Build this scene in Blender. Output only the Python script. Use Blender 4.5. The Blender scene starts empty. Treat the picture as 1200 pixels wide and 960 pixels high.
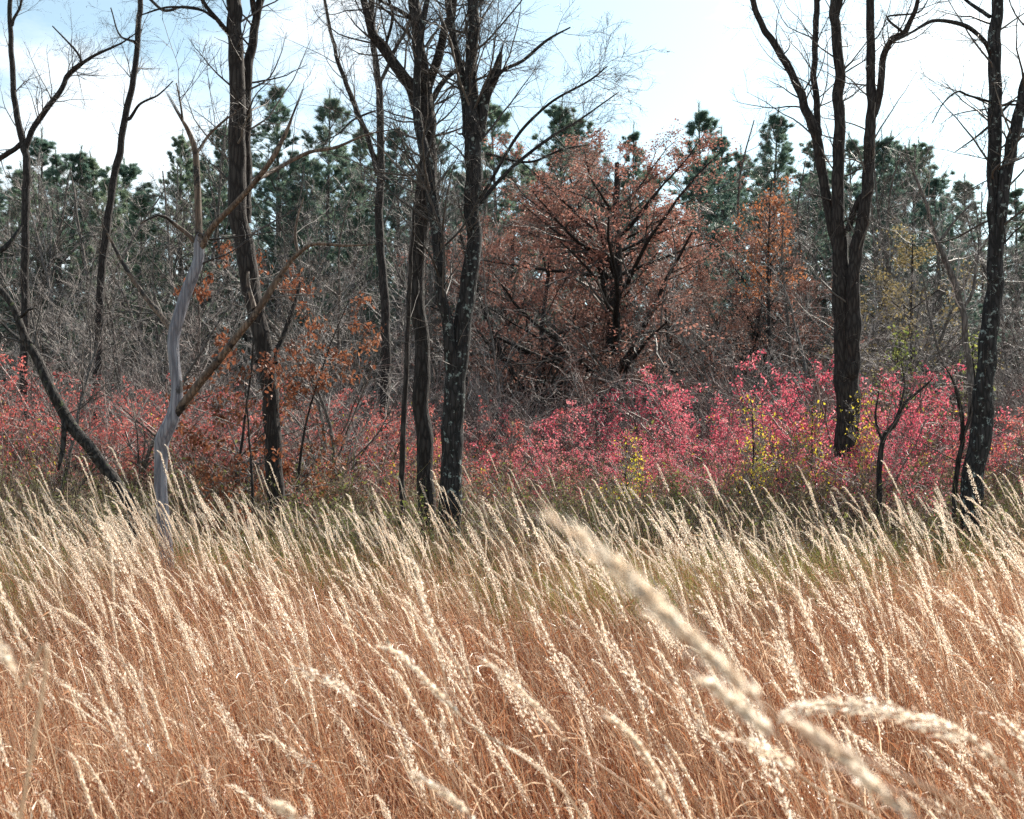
import bpy, math, random
import numpy as np
from mathutils import Vector

R = math.radians
sc = bpy.context.scene
COL = sc.collection
F = 1287.0            # focal length in photo pixels (photo 1200 x 960)
HZ = 545.0            # horizon row in the photo
CAMZ = 1.8
PITCH = math.atan((HZ - 480.0) / F)
SUN_EL, SUN_AZ = R(38), R(38)      # azimuth measured from the view direction towards the right

def at(px, py, Y):
    xc = (px - 600.0) / F
    yc = (480.0 - py) / F
    d = np.array([xc, math.cos(PITCH) - yc * math.sin(PITCH), math.sin(PITCH) + yc * math.cos(PITCH)])
    return np.array([0, 0, CAMZ]) + d * (Y / d[1])

def norm(a):
    return a / np.maximum(np.linalg.norm(a, axis=-1, keepdims=True), 1e-9)

# ------------------------------------------------------------------ geometry buffer
class Geo:
    def __init__(self):
        self.v = []; self.f = []; self.r = []; self.n = 0
    def _add(self, v, faces, rnd, mat):
        v = np.asarray(v, np.float32).reshape(-1, 3)
        faces = np.asarray(faces, np.int64)
        self.v.append(v); self.r.append(np.broadcast_to(np.asarray(rnd, np.float32), (len(v),)))
        self.f.append((faces + self.n, mat)); self.n += len(v)
    def tubes(self, P, Rr, sides=3, mat=0, rnd=None, rng=None, rough=0.0, ribs=0):
        P = np.asarray(P, float); Rr = np.asarray(Rr, float)
        if P.ndim == 2: P = P[None]; Rr = Rr[None]
        B, N, _ = P.shape
        T = norm(np.gradient(P, axis=1))
        m = np.abs(T.mean(1)); ax = np.argmin(m, axis=1)
        ref = np.eye(3)[ax][:, None, :]
        U = norm(np.cross(T, np.broadcast_to(ref, T.shape))); V = np.cross(T, U)
        a = np.arange(sides) * 2 * np.pi / sides
        rr = np.repeat(Rr[:, :, None], sides, axis=2)
        if rough and rng is not None:
            n1 = rng.normal(size=(B, N, sides))
            for _ in range(2):
                n1 = (n1 + np.roll(n1, 1, 2) + np.roll(n1, -1, 2)) / 3
                n1[:, 1:-1] = (n1[:, 1:-1] * 1.2 + n1[:, :-2] + n1[:, 2:]) / 3.2
            rr = rr * (1 + rough * n1 * 3)
            if ribs:
                ph = rng.uniform(0, 6, (B, 1, 1)) + np.linspace(0, 2, N)[None, :, None]
                rr = rr * (1 + 0.035 * np.sin(a * ribs + ph))
        ring = P[:, :, None, :] + rr[..., None] * (np.cos(a)[None, None, :, None] * U[:, :, None, :] + np.sin(a)[None, None, :, None] * V[:, :, None, :])
        idx = np.arange(B * N * sides).reshape(B, N, sides)
        nx = np.roll(idx, -1, axis=2)
        q = np.stack([idx[:, :-1], nx[:, :-1], nx[:, 1:], idx[:, 1:]], -1).reshape(-1, 4)
        if rnd is None:
            rnd = (rng.random(B) if rng is not None else np.full(B, .5))
        rnd = np.broadcast_to(np.asarray(rnd, float), (B,))
        self._add(ring, q, np.repeat(rnd, N * sides), mat)
    def ribbons(self, P, W, S, mat=0, rnd=None):
        """flat strips: P (B,N,3) centre line, W (B,N) half width, S (B,N,3) side direction"""
        B, N, _ = P.shape
        v = np.stack([P - S * W[..., None], P + S * W[..., None]], 2)
        idx = np.arange(B * N * 2).reshape(B, N, 2)
        q = np.stack([idx[:, :-1, 0], idx[:, :-1, 1], idx[:, 1:, 1], idx[:, 1:, 0]], -1).reshape(-1, 4)
        self._add(v, q, np.repeat(rnd, N * 2), mat)
    def leaves(self, rng, C, size, aspect=.5, mat=0, rnd=None, droop=0.3, oak=False, fold=.25):
        M = len(C)
        d = rng.normal(size=(M, 3)); d[:, 2] -= droop * 2; d = norm(d)
        s = norm(np.cross(d, rng.normal(size=(M, 3)))); nn = np.cross(d, s)
        L = size * rng.uniform(.6, 1.3, (M, 1)); W = L * aspect * rng.uniform(.7, 1.2, (M, 1))
        if rnd is None: rnd = rng.random(M)
        if not oak:
            v = np.stack([C, C + d * L * .55 + s * W * .5 + nn * W * fold, C + d * L, C + d * L * .5 - s * W * .5 + nn * W * fold], 1)
            f = np.arange(M * 4).reshape(M, 4)
            f = np.concatenate([f[:, [0, 1, 2]], f[:, [0, 2, 3]]])
            self._add(v, f, np.repeat(rnd, 4), mat)
        else:
            prof = [(0, 0), (.12, .12), (.3, .42), (.4, .2), (.55, .5), (.66, .24), (.8, .36), (.9, .15), (1, 0)]
            pts = []
            cur = rng.uniform(-.25, .25, (M, 1))
            for t, w in prof:
                pts.append(C + d * L * t + nn * L * cur * t * t)
            for sg in (1, -1):
                for t, w in prof[1:-1]:
                    pts.append(C + d * L * t + s * (sg * w) * W + nn * (W * w * fold + L * cur * t * t))
            v = np.stack(pts, 1); K = v.shape[1]
            base = (np.arange(M) * K)[:, None, None]
            q = []
            for o in (9, 16):
                row = [0] + list(range(o, o + 7)) + [8]
                for i in range(8):
                    a_, b_, c_, d_ = i, i + 1, row[i + 1], row[i]
                    q.append((a_, b_, c_, d_))
            tri = []
            for a_, b_, c_, d_ in q:
                if a_ != d_: tri.append((a_, b_, d_))
                if b_ != c_: tri.append((b_, c_, d_))
            f = (np.array(tri)[None] + base).reshape(-1, 3)
            self._add(v, f, np.repeat(rnd, K), mat)
    def tris(self, V, mat=0, rnd=.5):
        V = np.asarray(V); M = len(V)
        self._add(V, np.arange(M * 3).reshape(M, 3), np.repeat(np.broadcast_to(rnd, (M,)), 3), mat)
    def arrays(self):
        return np.concatenate(self.v), self.f, np.concatenate(self.r)
    def mesh(self, name, mats, smooth=True, extra=None):
        v, fl, r = self.arrays()
        loops = np.concatenate([f.reshape(-1) for f, _ in fl])
        tot = np.concatenate([np.full(len(f), f.shape[1], np.int32) for f, _ in fl])
        mi = np.concatenate([np.full(len(f), m, np.int32) for f, m in fl])
        start = np.concatenate([[0], np.cumsum(tot)[:-1]])
        me = bpy.data.meshes.new(name)
        if extra is not None: nv = len(v) + len(extra['pos']); v = np.concatenate([v, extra['pos']])
        me.vertices.add(len(v)); me.vertices.foreach_set('co', v.astype(np.float32).ravel())
        me.loops.add(len(loops)); me.loops.foreach_set('vertex_index', loops.astype(np.int32))
        me.polygons.add(len(tot)); me.polygons.foreach_set('loop_start', start.astype(np.int32))
        me.polygons.foreach_set('material_index', mi)
        me.polygons.foreach_set('use_smooth', np.full(len(tot), smooth))
        if extra is not None: r = np.concatenate([r, np.full(len(extra['pos']), .5, np.float32)])
        at_ = me.attributes.new('rnd', 'FLOAT', 'POINT'); at_.data.foreach_set('value', r.astype(np.float32))
        me.update(calc_edges=True)
        for m in (mats if isinstance(mats, (list, tuple)) else [mats]): me.materials.append(m)
        return me

# ------------------------------------------------------------------ objects
def link(name, me, parent=None):
    o = bpy.data.objects.new(name, me); COL.objects.link(o)
    if parent is not None: o.parent = parent
    return o
LABELS = {}
def tag(o, label, cat, group=None):
    o['label'] = label; o['category'] = cat
    if group: o['group'] = group
    LABELS.setdefault(label, []).append(o)
def thing(name, label, cat, loc=(0, 0, 0), group=None):
    o = bpy.data.objects.new(name, None); COL.objects.link(o)
    o.empty_display_size = .2
    o.location = tuple(float(x) for x in loc); tag(o, label, cat, group)
    return o
def dup(root, loc, rotz, scale, label, cat, group=None):
    r = root.copy(); COL.objects.link(r)
    r.location = tuple(float(x) for x in loc); r.rotation_euler = (0, 0, rotz)
    r.scale = scale if isinstance(scale, tuple) else (scale,) * 3
    for k in ('label', 'category', 'group'):
        if k in r: del r[k]
    tag(r, label, cat, group)
    for ch in list(root.children):
        c = ch.copy(); COL.objects.link(c); c.parent = r
    return r

# ------------------------------------------------------------------ materials
def nmat(name):
    m = bpy.data.materials.new(name); m.use_nodes = True
    nt = m.node_tree; nt.nodes.clear()
    return m, nt, nt.nodes, nt.links
def ramp(nodes, stops, interp='LINEAR'):
    n = nodes.new('ShaderNodeValToRGB'); cr = n.color_ramp; cr.interpolation = interp
    while len(cr.elements) > 1: cr.elements.remove(cr.elements[-1])
    cr.elements[0].position = stops[0][0]; cr.elements[0].color = (*stops[0][1], 1)
    for p, c in stops[1:]:
        e = cr.elements.new(p); e.color = (*c, 1)
    return n
def leaf_mat(name, stops, transl=.45, rough=.55, spec=.3, objvar=.25, patch=None, tint=1.0):
    """thin plant tissue: reflects and lets light through; each leaf has its own colour"""
    m, nt, N, L = nmat(name)
    a = N.new('ShaderNodeAttribute'); a.attribute_name = 'rnd'
    oi = N.new('ShaderNodeObjectInfo')
    mx = N.new('ShaderNodeMath'); mx.operation = 'MULTIPLY_ADD'; mx.inputs[1].default_value = objvar; mx.inputs[2].default_value = -objvar / 2
    L.new(oi.outputs['Random'], mx.inputs[0])
    ad = N.new('ShaderNodeMath'); ad.operation = 'ADD'; ad.use_clamp = True
    L.new(a.outputs['Fac'], ad.inputs[0]); L.new(mx.outputs[0], ad.inputs[1])
    src = ad.outputs[0]
    if patch:
        g = N.new('ShaderNodeNewGeometry'); nz = N.new('ShaderNodeTexNoise'); nz.inputs['Scale'].default_value = patch[0]; nz.inputs['Detail'].default_value = 2
        L.new(g.outputs['Position'], nz.inputs['Vector'])
        p1 = N.new('ShaderNodeMath'); p1.operation = 'MULTIPLY_ADD'; p1.inputs[1].default_value = patch[1]; p1.inputs[2].default_value = -patch[1] / 2
        L.new(nz.outputs['Fac'], p1.inputs[0])
        p2 = N.new('ShaderNodeMath'); p2.operation = 'ADD'; p2.use_clamp = True
        L.new(src, p2.inputs[0]); L.new(p1.outputs[0], p2.inputs[1]); src = p2.outputs[0]
    rp = ramp(N, stops); L.new(src, rp.inputs[0])
    b = N.new('ShaderNodeBsdfPrincipled'); b.inputs['Roughness'].default_value = rough; b.inputs['Specular IOR Level'].default_value = spec
    L.new(rp.outputs[0], b.inputs['Base Color'])
    t = N.new('ShaderNodeBsdfTranslucent'); L.new(rp.outputs[0], t.inputs['Color'])
    mix = N.new('ShaderNodeMixShader'); mix.inputs[0].default_value = transl
    L.new(b.outputs[0], mix.inputs[1]); L.new(t.outputs[0], mix.inputs[2])
    o = N.new('ShaderNodeOutputMaterial'); L.new(mix.outputs[0], o.inputs[0])
    return m
def bark_mat(name, stops, scale=9.0, stretch=5.0, bump=.6, lichen=None, rough=.85, dist=.02):
    m, nt, N, L = nmat(name)
    tc = N.new('ShaderNodeTexCoord'); mp = N.new('ShaderNodeMapping'); mp.inputs['Scale'].default_value = (scale, scale, scale / stretch)
    L.new(tc.outputs['Object'], mp.inputs[0])
    nz = N.new('ShaderNodeTexNoise'); nz.inputs['Scale'].default_value = 1.6; nz.inputs['Detail'].default_value = 7; nz.inputs['Roughness'].default_value = .7
    L.new(mp.outputs[0], nz.inputs['Vector'])
    vo = N.new('ShaderNodeTexVoronoi'); vo.feature = 'DISTANCE_TO_EDGE'; vo.inputs['Scale'].default_value = 2.3
    wv = N.new('ShaderNodeVectorMath'); wv.operation = 'MULTIPLY_ADD'; wv.inputs[1].default_value = (.5, .5, .5)
    L.new(nz.outputs['Color'], wv.inputs[0]); L.new(mp.outputs[0], wv.inputs[2]); L.new(wv.outputs[0], vo.inputs['Vector'])
    sm = N.new('ShaderNodeMapRange'); sm.inputs[1].default_value = 0; sm.inputs[2].default_value = .22
    L.new(vo.outputs['Distance'], sm.inputs[0])
    mu = N.new('ShaderNodeMath'); mu.operation = 'MULTIPLY_ADD'; mu.inputs[1].default_value = .5
    L.new(sm.outputs[0], mu.inputs[0])
    hv = N.new('ShaderNodeMath'); hv.operation = 'MULTIPLY'; hv.inputs[1].default_value = .5; L.new(nz.outputs['Fac'], hv.inputs[0]); L.new(hv.outputs[0], mu.inputs[2])
    rp = ramp(N, stops); L.new(mu.outputs[0], rp.inputs[0])
    col = rp.outputs[0]
    if lichen:
        n2 = N.new('ShaderNodeTexNoise'); n2.inputs['Scale'].default_value = lichen[1]; n2.inputs['Detail'].default_value = 6; n2.inputs['Roughness'].default_value = .65
        L.new(tc.outputs['Object'], n2.inputs['Vector'])
        lr = N.new('ShaderNodeMapRange'); lr.inputs[1].default_value = lichen[2]; lr.inputs[2].default_value = lichen[2] + .05
        L.new(n2.outputs['Fac'], lr.inputs[0])
        mc = N.new('ShaderNodeMix'); mc.data_type = 'RGBA'
        L.new(lr.outputs[0], mc.inputs['Factor']); L.new(col, mc.inputs['A']); mc.inputs['B'].default_value = (*lichen[0], 1)
        col = mc.outputs['Result']
    b = N.new('ShaderNodeBsdfPrincipled'); b.inputs['Roughness'].default_value = rough; b.inputs['Specular IOR Level'].default_value = .2
    L.new(col, b.inputs['Base Color'])
    bp = N.new('ShaderNodeBump'); bp.inputs['Strength'].default_value = bump; bp.inputs['Distance'].default_value = dist
    L.new(mu.outputs[0], bp.inputs['Height']); L.new(bp.outputs[0], b.inputs['Normal'])
    o = N.new('ShaderNodeOutputMaterial'); L.new(b.outputs[0], o.inputs[0])
    return m
def twig_mat(name, stops, rough=.6, spec=.35):
    m, nt, N, L = nmat(name)
    a = N.new('ShaderNodeAttribute'); a.attribute_name = 'rnd'
    rp = ramp(N, stops); L.new(a.outputs['Fac'], rp.inputs[0])
    b = N.new('ShaderNodeBsdfPrincipled'); b.inputs['Roughness'].default_value = rough; b.inputs['Specular IOR Level'].default_value = spec
    L.new(rp.outputs[0], b.inputs['Base Color'])
    o = N.new('ShaderNodeOutputMaterial'); L.new(b.outputs[0], o.inputs[0])
    return m

M = {}
M['bark'] = bark_mat('dark_furrowed_bark', [(0, (0.0068, 0.0053, 0.0051)), (.45, (0.0236, 0.0190, 0.0179)), (.8, (0.0477, 0.0403, 0.0384))], lichen=((.16, .17, .155), 9, .66))
M['bark_lichen'] = bark_mat('lichen_spotted_bark', [(0, (0.0058, 0.0055, 0.0059)), (.45, (0.0199, 0.0176, 0.0177)), (.8, (0.0410, 0.0365, 0.0367))], lichen=((.20, .23, .22), 13, .585))
M['bark_brown'] = bark_mat('brown_ridged_bark', [(0, (0.0068, 0.0049, 0.0050)), (.45, (0.0266, 0.0207, 0.0194)), (.8, (0.0508, 0.0421, 0.0387))], scale=8, lichen=((.15, .145, .13), 7, .68))
M['snag'] = bark_mat('weathered_grey_wood', [(0, (.03, .028, .03)), (.22, (.105, .10, .115)), (.5, (.16, .155, .18)), (.85, (.25, .245, .27))], scale=13, stretch=22, bump=.5, rough=.55, dist=.012, lichen=((.05, .044, .044), 3.5, .62))
M['snag_brown'] = bark_mat('weathered_brown_wood', [(0, (.025, .018, .015)), (.4, (.085, .058, .044)), (.8, (.17, .125, .095))], scale=14, stretch=10, bump=.4, rough=.65, dist=.01, lichen=((.022, .018, .017), 4, .54))
M['log'] = bark_mat('mossy_log_bark', [(0, (0.0075, 0.0062, 0.0059)), (.45, (0.0218, 0.0187, 0.0179)), (.8, (0.0562, 0.0499, 0.0464))], scale=10, stretch=3, lichen=((.085, .10, .045), 8, .62))
M['twig'] = twig_mat('bare_twig', [(0, (.028, .022, .02)), (.6, (.075, .06, .053)), (1, (.16, .135, .118))])
M['twig_grey'] = twig_mat('grey_twig', [(0, (.16, .132, .122)), (.5, (.31, .268, .25)), (1, (.48, .425, .395))])
M['twig_red'] = twig_mat('reddish_twig', [(0, (.09, .055, .05)), (.6, (.21, .14, .13)), (1, (.36, .26, .23))])
M['trunk_far'] = bark_mat('grey_brown_bark', [(0, (.035, .03, .028)), (.45, (.09, .077, .07)), (.8, (.17, .145, .135))], scale=7)
M['pink'] = leaf_mat('pink_autumn_leaf', [(0, (.26, .04, .06)), (.35, (.58, .08, .135)), (.7, (.77, .15, .21)), (1, (.84, .36, .36))], transl=.5, objvar=.4)
M['red'] = leaf_mat('red_autumn_leaf', [(0, (.26, .06, .055)), (.4, (.54, .115, .11)), (.8, (.72, .21, .18)), (1, (.74, .40, .28))], transl=.5, objvar=.4)
M['yellow'] = leaf_mat('yellow_leaf', [(0, (.45, .42, .04)), (.5, (.68, .58, .05)), (1, (.75, .50, .06))], transl=.55)
M['rust'] = leaf_mat('rust_leaf', [(0, (.11, .06, .052)), (.4, (.24, .12, .095)), (.8, (.35, .18, .135)), (1, (.44, .26, .19))], transl=.36, objvar=.35)
M['rust_red'] = leaf_mat('red_brown_leaf', [(0, (.17, .08, .065)), (.4, (.35, .16, .125)), (.8, (.48, .235, .175)), (1, (.54, .32, .24))], transl=.42, objvar=.3)
M['orange'] = leaf_mat('orange_leaf', [(0, (.28, .10, .05)), (.5, (.46, .18, .08)), (1, (.56, .28, .13))], transl=.45)
M['oakleaf'] = leaf_mat('dry_oak_leaf', [(0, (.10, .036, .022)), (.5, (.24, .085, .045)), (1, (.36, .16, .08))], transl=.42)
M['needle'] = leaf_mat('pine_needle', [(0, (.075, .13, .12)), (.5, (.13, .205, .165)), (1, (.27, .32, .19))], transl=.5, rough=.4, objvar=.4)
M['green'] = leaf_mat('yellow_green_leaf', [(0, (.10, .13, .03)), (.5, (.20, .24, .06)), (1, (.36, .36, .10))], transl=.5)
M['brownleaf'] = leaf_mat('dead_brown_leaf', [(0, (.08, .05, .042)), (.4, (.20, .13, .10)), (.65, (.34, .24, .17)), (.82, (.26, .26, .09)), (1, (.2, .23, .06))], transl=.35, objvar=.5, patch=(.5, .9))

rngG = np.random.default_rng(11)

# ------------------------------------------------------------------ growth
def paths(rng, p, d, Ln, n, wob, up):
    B = len(p); P = np.zeros((B, n, 3)); P[:, 0] = p; d = norm(d)
    st = (Ln / (n - 1))[:, None]
    for i in range(1, n):
        P[:, i] = P[:, i - 1] + d * st
        d = d + rng.normal(size=(B, 3)) * wob; d[:, 2] += up; d = norm(d)
    return P
def interp(P, Rr, t):
    B, N, _ = P.shape; x = t * (N - 1); i = np.clip(x.astype(int), 0, N - 2); f = (x - i)[..., None]
    b = np.arange(B)[:, None]
    pos = P[b, i] * (1 - f) + P[b, i + 1] * f
    tan = norm(P[b, i + 1] - P[b, i])
    r = Rr[b, i] * (1 - f[..., 0]) + Rr[b, i + 1] * f[..., 0]
    return pos, tan, r
def spawn(rng, P, Rr, k, t0=.2, t1=1., ang=45, angv=12, lf=.4, n=5, wob=.12, up=.03, rf=.6, rmin=.0025, rmax=9, tap=.25, taper_t=.6, lmin=0, bias=None):
    B = len(P); t = rng.uniform(t0, t1, (B, k))
    pos, tan, r = interp(P, Rr, t)
    Lp = np.linalg.norm(np.diff(P, axis=1), axis=2).sum(1)[:, None]
    Ln = np.maximum(Lp * lf * (1 - taper_t * t) * rng.uniform(.55, 1.25, (B, k)), lmin).ravel()
    tan = tan.reshape(-1, 3); w = norm(np.cross(tan, rng.normal(size=tan.shape)))
    a = np.radians(ang + rng.normal(size=len(tan)) * angv)[:, None]
    d = np.cos(a) * tan + np.sin(a) * w
    if bias is not None: d = d + np.asarray(bias)
    C = paths(rng, pos.reshape(-1, 3), d, Ln, n, wob, up)
    r0 = np.clip(r.ravel() * rf, rmin, rmax)
    CR = np.maximum(r0[:, None] * np.linspace(1, tap, n)[None], rmin * .6)
    return C, CR
def pick(rng, P, m, t0=.2, t1=1.):
    b = rng.integers(0, len(P), m); t = rng.uniform(t0, t1, (m, 1))
    Q = P[b]; pos, tan, r = interp(Q, np.ones(Q.shape[:2]), t)
    return pos[:, 0], tan[:, 0]

# ------------------------------------------------------------------ landmarks for labels
REG = [(-60, 14, 'at the left edge of the photo'), (14, 60, 'behind the forked trunk at far left'), (60, 135, 'behind the slim leaning trunk'),
       (135, 185, 'between the slim leaning trunk and grey snag'), (185, 235, 'behind the grey snag'), (235, 290, 'just right of the grey snag'),
       (290, 345, 'behind the trunk with rust oak leaves'), (345, 420, 'right of the rust oak leaves'), (420, 470, 'behind the slender straight trunk'),
       (470, 560, 'behind the twin dark trunks'), (560, 625, 'just right of the twin dark trunks'), (625, 690, 'below left of the big rusty tree'),
       (690, 755, 'below the middle of the big rusty tree'), (755, 815, 'below right of the big rusty tree'), (815, 870, 'left of the small orange tree'),
       (870, 925, 'below the small orange tree'), (925, 970, 'just left of the many-stemmed trunk'), (970, 1020, 'behind the many-stemmed trunk'),
       (1020, 1080, 'just right of the many-stemmed trunk'), (1080, 1130, 'left of the right-hand forked trunk'),
       (1130, 1180, 'behind the right-hand forked trunk'), (1180, 1270, 'at the right edge of the photo')]
def where(px):
    for a, b, s in REG:
        if a <= px < b: return s
    return REG[0][2] if px < 0 else REG[-1][2]
def gx(px, Y): return (px - 600.0) / F * Y

# ------------------------------------------------------------------ hero trees traced limb by limb
def smooth(pts, n):
    pts = np.asarray(pts, float); k = len(pts)
    ext = np.vstack([2 * pts[0] - pts[1], pts, 2 * pts[-1] - pts[-2]])
    t = np.linspace(0, k - 1 - 1e-6, n); i = t.astype(int); f = (t - i)[:, None]
    a, b, c, d = ext[i], ext[i + 1], ext[i + 2], ext[i + 3]
    return .5 * (2 * b + (c - a) * f + (2 * a - 5 * b + 4 * c - d) * f ** 2 + (3 * b - a - 3 * c + d) * f ** 3)

def hero(name, label, cat, Y, limbs, bark, seed, twigs=(14, 6, 4), twig_m=None, sides=14, root=True, twig_len=.35, group=None, stubs=0, broken=(), ws=1.0):
    """limbs: first one is the trunk; each a list of (px, py, width_px[, depth offset m])"""
    rng = np.random.default_rng(seed)
    pts0 = limbs[0]
    base = at(pts0[0][0], pts0[0][1], Y)
    foot = np.array([base[0], base[1], 0.0])
    th = thing(name, label, cat, foot, group)
    P2, P1 = [], []
    for li, lm in enumerate(limbs):
        raw = []
        for q in lm:
            dz = q[3] if len(q) > 3 else 0
            p = at(q[0], q[1], Y + dz); raw.append([*p, ws * q[2] / F * (Y + dz) / 2])
        if li == 0 and root:
            b = raw[0]
            raw = [[b[0], b[1], -.1, b[3] * 1.55], [b[0], b[1], .25, b[3] * 1.18]] + raw
        raw = np.array(raw)
        ln = np.linalg.norm(np.diff(raw[:, :3], axis=0), axis=1).sum()
        n = int(np.clip(ln / .07, 10, 160))
        s = smooth(raw, n)
        P = s[:, :3]; Rr = np.maximum(s[:, 3], .004)
        w = rng.normal(size=(n, 3))
        for _ in range(4): w[1:-1] = (w[:-2] + w[1:-1] + w[2:]) / 3
        w[0] = 0
        P = P + w * np.minimum(Rr, .06)[:, None] * .5
        g = Geo()
        P_l = P - foot
        br = li in broken
        if br:
            Rr = Rr.copy(); Rr[-1] *= .55
        g.tubes(P_l, Rr, sides if Rr[0] > .03 else 8, rng=rng, rough=.05, ribs=7 if Rr[0] > .05 else 0)
        if br:   # splintered end
            k = 9
            tips = P_l[-1] + rng.normal(size=(k, 3)) * Rr[-1] * .8
            dr = norm(P_l[-1] - P_l[-4])
            sp = np.stack([tips - dr * .06, tips + dr * rng.uniform(.04, .16, (k, 1)), tips + dr * rng.uniform(.1, .3, (k, 1))], 1)
            g.tubes(sp, np.broadcast_to(np.array([Rr[-1] * .45, Rr[-1] * .3, .001]), (k, 3)), 4, rng=rng)
        mt = bark if not isinstance(bark, (list, tuple)) else bark[min(li, len(bark) - 1)]
        link('trunk' if li == 0 else 'limb', g.mesh(name + ('_trunk' if li == 0 else '_limb'), mt), th)
        if br: continue
        m = 24
        idx = np.linspace(0, n - 1, m).astype(int)
        (P1 if li else P2).append((P_l[idx], Rr[idx]))
    g = Geo()
    tm = twig_m or M['twig']
    a, b, c = twigs
    allP, allR, t0s = [], [], []
    sets = [(x, .82 if name == 'grey_snag' else .45) for x in P2] + [(x, .15) for x in P1]
    for (P, Rr), t0 in sets:
        Ln = np.linalg.norm(np.diff(P, axis=0), axis=1).sum()
        A, AR = spawn(rng, P[None], Rr[None], max(3, int(1.4 * a * min(1.6, Ln / 3))), t0=t0, t1=1, ang=52, angv=16, lf=twig_len * min(1, 4.5 / Ln), n=9, wob=.13, up=.05, rf=.24, rmin=.004, rmax=.017, tap=.2, taper_t=.3, lmin=.7)
        g.tubes(A, AR, 5, rng=rng)
        B, BR = spawn(rng, A, AR, b, t0=.12, ang=42, lf=.55, n=7, wob=.15, up=.03, rf=.55, rmin=.0024, taper_t=.5)
        g.tubes(B, BR, 3, rng=rng)
        Cc, CR = spawn(rng, B, BR, c + 2, t0=.1, ang=40, lf=.6, n=5, wob=.16, up=.02, rf=.6, rmin=.0017, taper_t=.4)
        g.tubes(Cc, CR, 3, rng=rng)
    if stubs:
        P, Rr = P2[0]
        A, AR = spawn(rng, P[None], Rr[None], stubs, t0=.25, t1=1, ang=75, angv=20, lf=.1, n=6, wob=.25, up=.03, rf=.05, rmin=.003, rmax=.006, taper_t=0)
        B, BR = spawn(rng, A, AR, 3, t0=.2, ang=45, lf=.6, n=4, wob=.2, rmin=.002)
        g.tubes(A, AR, 3, rng=rng); g.tubes(B, BR, 3, rng=rng)
    link('twigs', g.mesh(name + '_twigs', tm), th)
    return th

hero('forked_tree', 'bare forked tree with a long right limb near the left edge', 'tree', 27,
     [[(28, 480, 15), (29, 360, 13), (30, 250, 12), (31, 190, 12), (27, 165, 11), (17, 120, 9), (14, 60, 8), (12, 0, 7), (20, -60, 6), (16, -140, 4), (22, -210, 2)],
      [(30, 175, 10), (40, 150, 9), (72, 105, 8), (82, 85, 7), (110, 66, 5, -.5), (140, 52, 3, -1), (165, 35, 1.5, -1)],
      [(28, 165, 8), (10, 180, 8), (-12, 190, 8, .3), (-45, 180, 6, .5), (-90, 150, 3, .5)],
      [(14, 30, 5), (24, 5, 4), (34, -40, 3), (50, -100, 2)],
      [(80, 88, 5), (95, 70, 4), (62, 30, 2)]], M['bark'], 1, twigs=(12, 6, 4), ws=0.74)
hero('leaning_tree', 'slim dark tree leaning right, single trunk left of the grey snag', 'tree', 28,
     [[(113, 480, 16), (115, 400, 14), (120, 310, 13), (130, 230, 12), (142, 165, 11), (155, 100, 10), (161, 50, 9), (164, 0, 9), (168, -70, 7), (172, -140, 4), (176, -200, 2)],
      [(150, 140, 6), (165, 122, 4, -.3), (185, 112, 3, -.6), (203, 95, 1.5, -1)],
      [(158, 50, 5), (140, 40, 3, .3), (130, 10, 2, .6)],
      [(166, -10, 5), (192, 12, 5, -.5), (215, 8, 4, -.8), (240, 12, 3, -1)]], M['bark'], 2, twigs=(9, 5, 4), stubs=10, ws=0.72)
hero('grey_snag', 'dead grey snag with smooth barkless trunk and broken top', 'dead tree', 9.6,
     [[(196, 640, 21), (190, 545, 21), (197, 505, 24), (207, 465, 19), (205, 425, 18), (203, 392, 19), (214, 350, 20), (228, 315, 18), (234, 290, 17), (234, 280, 15)],
      [(234, 296, 14), (232, 262, 12), (231, 215, 11), (229, 178, 10), (221, 155, 8), (214, 138, 5)],
      [(233, 292, 11), (247, 270, 11, -.1), (272, 241, 10, -.2), (300, 210, 9, -.3), (320, 185, 9, -.4), (334, 158, 7, -.4), (343, 138, 4, -.4)],
      [(234, 290, 8), (222, 276, 7), (205, 263, 6), (188, 252, 4, -.1), (165, 262, 2, -.2)],
      [(205, 398, 12), (190, 372, 9, .1), (172, 348, 8, .2), (150, 318, 7, .3), (133, 288, 5, .3), (120, 262, 2.5, .3)],
      [(203, 492, 14), (222, 465, 14, -.05), (250, 430, 13, -.15), (280, 390, 12, -.25), (305, 357, 12, -.3), (335, 315, 9, -.35), (350, 298, 7, -.4), (368, 286, 6, -.45), (405, 288, 4, -.5), (440, 286, 2, -.5)],
      [(298, 362, 9, -.3), (292, 340, 7, -.25), (290, 318, 5, -.2)],
      [(300, 212, 8, -.3), (330, 195, 7, 0), (365, 178, 6, .1), (395, 172, 5, .2), (430, 158, 3, .3), (470, 150, 1.5, .4)],
      [(231, 178, 6), (243, 160, 5, .1), (258, 145, 4, .1), (276, 132, 3, .2)],
      [(214, 140, 4), (211, 118, 3), (207, 98, 2)],
      [(350, 298, 6, -.4), (346, 275, 5, -.4), (350, 250, 3, -.4), (356, 232, 1.6, -.4)]],
     [M['snag'], M['snag_brown'], M['snag_brown'], M['snag_brown'], M['snag_brown'], M['snag_brown']], 3, twigs=(2, 4, 2), broken=(1, 2), twig_len=.3, ws=0.72)
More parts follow.
